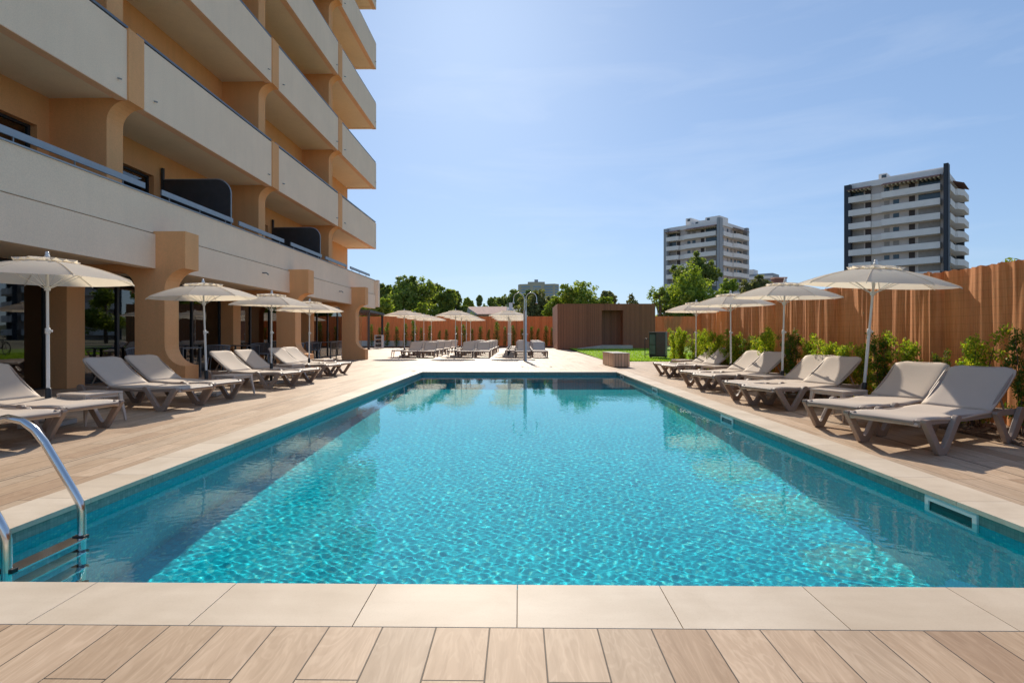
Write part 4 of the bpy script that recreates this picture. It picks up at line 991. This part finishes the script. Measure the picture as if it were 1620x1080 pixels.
hp('room_backing', MB().box(XW - 2.5, XW - 2.4, YST, YEND - .2, 2.6, PB + FHH * NF), M['dark'])
ZT = PT + FHH * (NF - 1) + 1.3
hp('roof', MB().box(-14, XB - .25, YST, YEND, ZT + .01, ZT + .35), M['grey'])
hp('end_wall', MB().box(-14, XW - .005, YEND - .19, YEND - .002, 2.9, ZT), M['orange'])
hp('near_end_wall', MB().box(-14, XW - .005, YST - .2, YST - .002, 0, ZT), M['orange'])
hp('rear_wall', MB().box(-14.2, -14.001, YST, YEND, 0, ZT), M['orange'])
hp('inner_slab', MB().box(-14, XW - .225, YST, YEND - .2, 2.60, 2.90), M['soffit'])
# ground floor: glazed wall behind the arcade, dim dining room inside
gx = -9.32
fr = MB(); y = YST
mull = []
for (a, b) in [(YST, COLY[0])] + spans:
    a2, b2 = a + .02, (b - .02); k = max(1, int(round((b2 - a2) / 1.35))); 
    for i in range(k + 1): mull.append(a2 + (b2 - a2) * i / k)
for m_ in mull: fr.box(gx - .05, gx + .03, m_ - .035, m_ + .035, .03, 2.40)
fr.box(gx - .05, gx + .028, YST, 29.4, 2.401, 2.60).box(gx - .05, gx + .028, YST, 29.4, .0, .029)
f_ = hp('window_frame', fr, M['frame'])
hp('window_pane', MB().box(gx - .012, gx - .004, YST, 29.4, .03, 2.40), M['glass'], f_)
hp('arcade_end_wall', MB().prism([(-14, 0), (-9.60, 0), (-9.60, 2.6), (-14, 2.6)], 'y', 29.41, 29.6), M['orange'])
P = [(-9.595, 0), (-9.25, 0), (-9.25, 2.0)] + arc(-8.95, 2.0, .30, 180, 90) + [(-8.6, 2.30), (-8.6, 2.44), (-9.595, 2.44)]
hp('end_pier', MB().prism(P, 'y', 29.0, 29.395), M['orange'])
for (a, b) in ((.2, 4.3), (5.2, 9.6), (11.3, 12.9), (15.6, 16.8), (17.6, 18.6), (21.9, 23.1), (24.9, 26.3)):
    c_ = MB(); n = max(12, int((b - a) / .05)); cu = [(-9.50 + .018 * math.sin(i * 1.7), a + (b - a) * i / n) for i in range(n + 1)]
    c_.v = [(x, y_, z) for z in (.06, 2.38) for x, y_ in cu]; c_.f = [(i, i + 1, n + 2 + i, n + 1 + i) for i in range(n)]; c_.sm = [True] * n
    hp('curtain', c_, M['curtain'])
hp('dining_floor', MB().box(-14, gx - .06, YST, 29.4, .003, .012), M['wood'])
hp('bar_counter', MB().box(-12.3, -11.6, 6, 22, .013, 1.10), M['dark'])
hp('partition', MB().box(-13.9, -13.5, 3, 12, .013, 2.55), M['cream'])
for i, (x, y) in enumerate(((-11.0, 8.2), (-11.2, 12.6), (-10.9, 15.8), (-11.3, 19.3), (-11.0, 23.5))):
    s_ = hp('pendant_lamp', MB().tube([(x, y, 1.98), (x, y, 2.6)], .006, 4).lathe([(.015, 2.0), (.10, 1.86), (.12, 1.80)], x, y, 14), M['wood']); hp('bulb', MB().lathe([(.0, 1.86), (.045, 1.83), (.05, 1.79), (0, 1.74)], x, y, 12), M['bulb'], s_)
for i, yy_ in enumerate((15.2, 21.7)):
    hp('camera_bracket', MB().tube([(-7.14, yy_, 2.78), (-7.03, yy_, 2.78), (-7.0, yy_ + .06, 2.74)], .018, 6), M['alu'])

# arcade furniture
def make_chair():
    t = empty('rope_armchair', (0, 0, 0), 'x', 'chair'); rr_ = .29
    a0, a1 = -118, 118
    top = [(rr_ * 1.04 * math.cos(R(a)) , rr_ * 1.08 * math.sin(R(a)), .74 + .04 * math.cos(R(a))) for a in range(a0, a1 + 1, 12)]
    bot = [(rr_ * .86 * math.cos(R(a)), rr_ * .9 * math.sin(R(a)), .44) for a in range(a0, a1 + 1, 12)]
    MB().tube(top, .013, 8).tube(bot, .010, 6).build('back_frame', M['alu2'], t)
    rp_ = MB()
    for i in range(len(top) - 1):
        for q in (0, .5):
            A = Vector(top[i]).lerp(Vector(top[i + 1]), q); B = Vector(bot[i]).lerp(Vector(bot[i + 1]), min(1, q + .3)); rp_.tube([A, B], .008, 4, cap=False)
            B = Vector(bot[i]).lerp(Vector(bot[i + 1]), max(0, q - .3)); rp_.tube([A, B], .008, 4, cap=False)
    rp_.build('rope_weave', M['rope'], t)
    MB().lathe([(0, .47), (.22, .468), (.25, .45), (.25, .42), (0, .41)], n=18).build('seat', M['rope'], t)
    for sx, sy in ((1, 1), (1, -1), (-1, 1), (-1, -1)): MB().tube([(sx * .19, sy * .20, .43), (sx * .24, sy * .25, 0)], [.014, .011], 6).build('leg', M['alu2'], t)
    return t
def make_dtable():
    t = empty('dining_table', (0, 0, 0), 'x', 'table')
    MB().box(-.40, .40, -.40, .40, .725, .75).build('table_top', M['alu'], t, bevel=.006)
    for sx in (-1, 1):
        for sy in (-1, 1): MB().box(sx * .36 - .02, sx * .36 + .02, sy * .36 - .02, sy * .36 + .02, 0, .724).build('leg', M['alu'], t)
    return t
ch0, dt0 = make_chair(), make_dtable()
CH = [(-8.35, 12.1, 200, 'grey rope armchair in the arcade just behind the loungers before the first column'), (-8.5, 15.4, 20, 'grey rope armchair with woven back just past the first column'),
      (-8.45, 17.9, 200, 'grey rope armchair between the first column and the second column'), (-8.2, 20.0, 20, 'grey rope armchair just past the second column'), (-8.5, 22.6, 200, 'grey rope armchair deep in the arcade before the third column'),
      (-8.3, 24.9, 10, 'farthest grey rope armchair, next to the third column')]
for i, (x, y, a, lab) in enumerate(CH):
    o = ch0 if i == 0 else copy_tree(ch0); o.location = (x, y, 0); o.rotation_euler = (0, 0, R(a - 90)); o['label'] = lab; o['group'] = 'rope armchairs in the arcade'
for i, (x, y, lab) in enumerate(((-8.35, 13.3, 'dark square dining table in the arcade near the first column'), (-8.4, 16.5, 'dark square dining table in the arcade between first and second column'), (-8.3, 21.2, 'dark square dining table in the arcade past the second column'), (-8.4, 23.7, 'farthest dark dining table, by the third column'))):
    o = dt0 if i == 0 else copy_tree(dt0); o.location = (x, y, 0); o['label'] = lab; o['group'] = 'dining tables in the arcade'

# pergola at the far end of the hotel
t = empty('steel_pergola', (-11, 42, 0), 'dark steel pergola with glass side panels past the end of the hotel', 'pergola')
for (x, y) in ((-10.75, 39.1), (-11.35, 45.4), (-14.6, 39.1), (-14.6, 45.4)): MB().box(x - .07, x + .07, y - .07, y + .07, 0, 2.66).build('post', M['frame'], t, world=True)
MB().prism([(-14.9, 38.9), (-10.6, 38.9), (-11.2, 45.6), (-14.9, 45.6)], 'z', 2.661, 2.84).build('roof_frame', M['frame'], t, world=True)
for x in (-11.7, -12.7, -13.7): MB().box(x - .48, x + .48, 39.05, 39.07, .05, 2.55).build('glass_panel', M['clear'], t, world=True); MB().box(x - .52, x - .485, 39.03, 39.09, .05, 2.6).build('mullion', M['alu'], t, world=True)
t = empty('service_cart', (-11.0, 42.0, 0), 'small white service cart with dark shelves standing under the pergola', 'cart')
MB().box(-.03, .03, -.25, .25, .08, 1.05).box(.50, .56, -.25, .25, .08, 1.05).build('side_panel', M['white'], t)
for z in (.12, .42, .72, 1.0): MB().box(.031, .499, -.25, .25, z, z + .04).build('shelf', M['white'], t)
for z in (.18, .48, .78): MB().box(.06, .47, -.2, .2, z - .018, z + .14).build('drawer', M['black'], t)

# ------------------------------------------------------------------ light, sky, camera
EL, AZ = R(31.5), R(5.0)
sd = Vector((-math.sin(AZ) * math.cos(EL), math.cos(AZ) * math.cos(EL), math.sin(EL)))
L = bpy.data.lights.new('sun', 'SUN'); L.energy = 3.6; L.angle = R(.5); L.color = (1, .89, .74); L.cycles.is_caustics_light = True
so = bpy.data.objects.new('sun', L); COL.objects.link(so); so.rotation_euler = sd.to_track_quat('Z', 'Y').to_euler(); so.location = (0, 0, 60)
W = bpy.data.worlds.new('World'); sc.world = W; W.use_nodes = True; nt = W.node_tree
sk = nt.nodes.new('ShaderNodeTexSky'); sk.sky_type = 'NISHITA'; sk.sun_disc = False; sk.sun_elevation = EL; sk.sun_rotation = -AZ
sk.dust_density = .35; sk.ozone_density = 1; sk.air_density = 1; sk.altitude = 0
gm = nt.nodes.new('ShaderNodeGamma'); gm.inputs[1].default_value = .5
ml = nt.nodes.new('ShaderNodeMix'); ml.data_type = 'RGBA'; ml.blend_type = 'MULTIPLY'; ml.inputs[0].default_value = 1; ml.inputs[7].default_value = (.87, 1.13, 1.52, 1)
nt.links.new(sk.outputs[0], gm.inputs[0]); nt.links.new(gm.outputs[0], ml.inputs[6]); 
# thin high cirrus, laid out by direction in the sky
tc = nt.nodes.new('ShaderNodeTexCoord'); mpw = nt.nodes.new('ShaderNodeMapping'); mpw.inputs['Scale'].default_value = (1.2, 1.2, 7); mpw.inputs['Rotation'].default_value = (0, R(14), 0)
nz = nt.nodes.new('ShaderNodeTexNoise'); nz.inputs['Scale'].default_value = 2.3; nz.inputs['Detail'].default_value = 7; nz.inputs['Roughness'].default_value = .58; nz.inputs['Distortion'].default_value = .5
rp2 = nt.nodes.new('ShaderNodeValToRGB'); rp2.color_ramp.elements[0].position = .50; rp2.color_ramp.elements[0].color = (0, 0, 0, 1); rp2.color_ramp.elements[1].position = .78; rp2.color_ramp.elements[1].color = (.13, .13, .13, 1)
mc = nt.nodes.new('ShaderNodeMix'); mc.data_type = 'RGBA'; mc.inputs[7].default_value = (5.0, 5.2, 5.5, 1)
nt.links.new(tc.outputs['Generated'], mpw.inputs[0]); nt.links.new(mpw.outputs[0], nz.inputs[0]); nt.links.new(nz.outputs[0], rp2.inputs[0]); nt.links.new(rp2.outputs[0], mc.inputs[0])
nt.links.new(ml.outputs[2], mc.inputs[6]); nt.links.new(mc.outputs[2], nt.nodes['Background'].inputs[0])
nt.nodes['Background'].inputs[1].default_value = .15
cam = bpy.data.cameras.new('camera'); co = bpy.data.objects.new('camera', cam); COL.objects.link(co); sc.camera = co
cam.sensor_width = 36; cam.lens = 870 / 1620 * 36; cam.shift_y = -10.5 / 1620; cam.clip_end = 6000; cam.clip_start = .05
co.location = (0, 0, 1.06); co.rotation_euler = (math.pi / 2, 0, math.atan(11.5 / 870))
sc.view_settings.view_transform = 'Standard'; sc.view_settings.look = 'None'; sc.view_settings.exposure = .47; sc.view_settings.gamma = 1
sc.cycles.use_denoising = True; sc.cycles.caustics_refractive = True; sc.cycles.caustics_reflective = False
sc.cycles.max_bounces = 10; sc.cycles.transparent_max_bounces = 12; sc.cycles.transmission_bounces = 8; sc.cycles.glossy_bounces = 4; sc.cycles.diffuse_bounces = 4
sc.cycles.sample_clamp_indirect = 6; sc.cycles.blur_glossy = .5
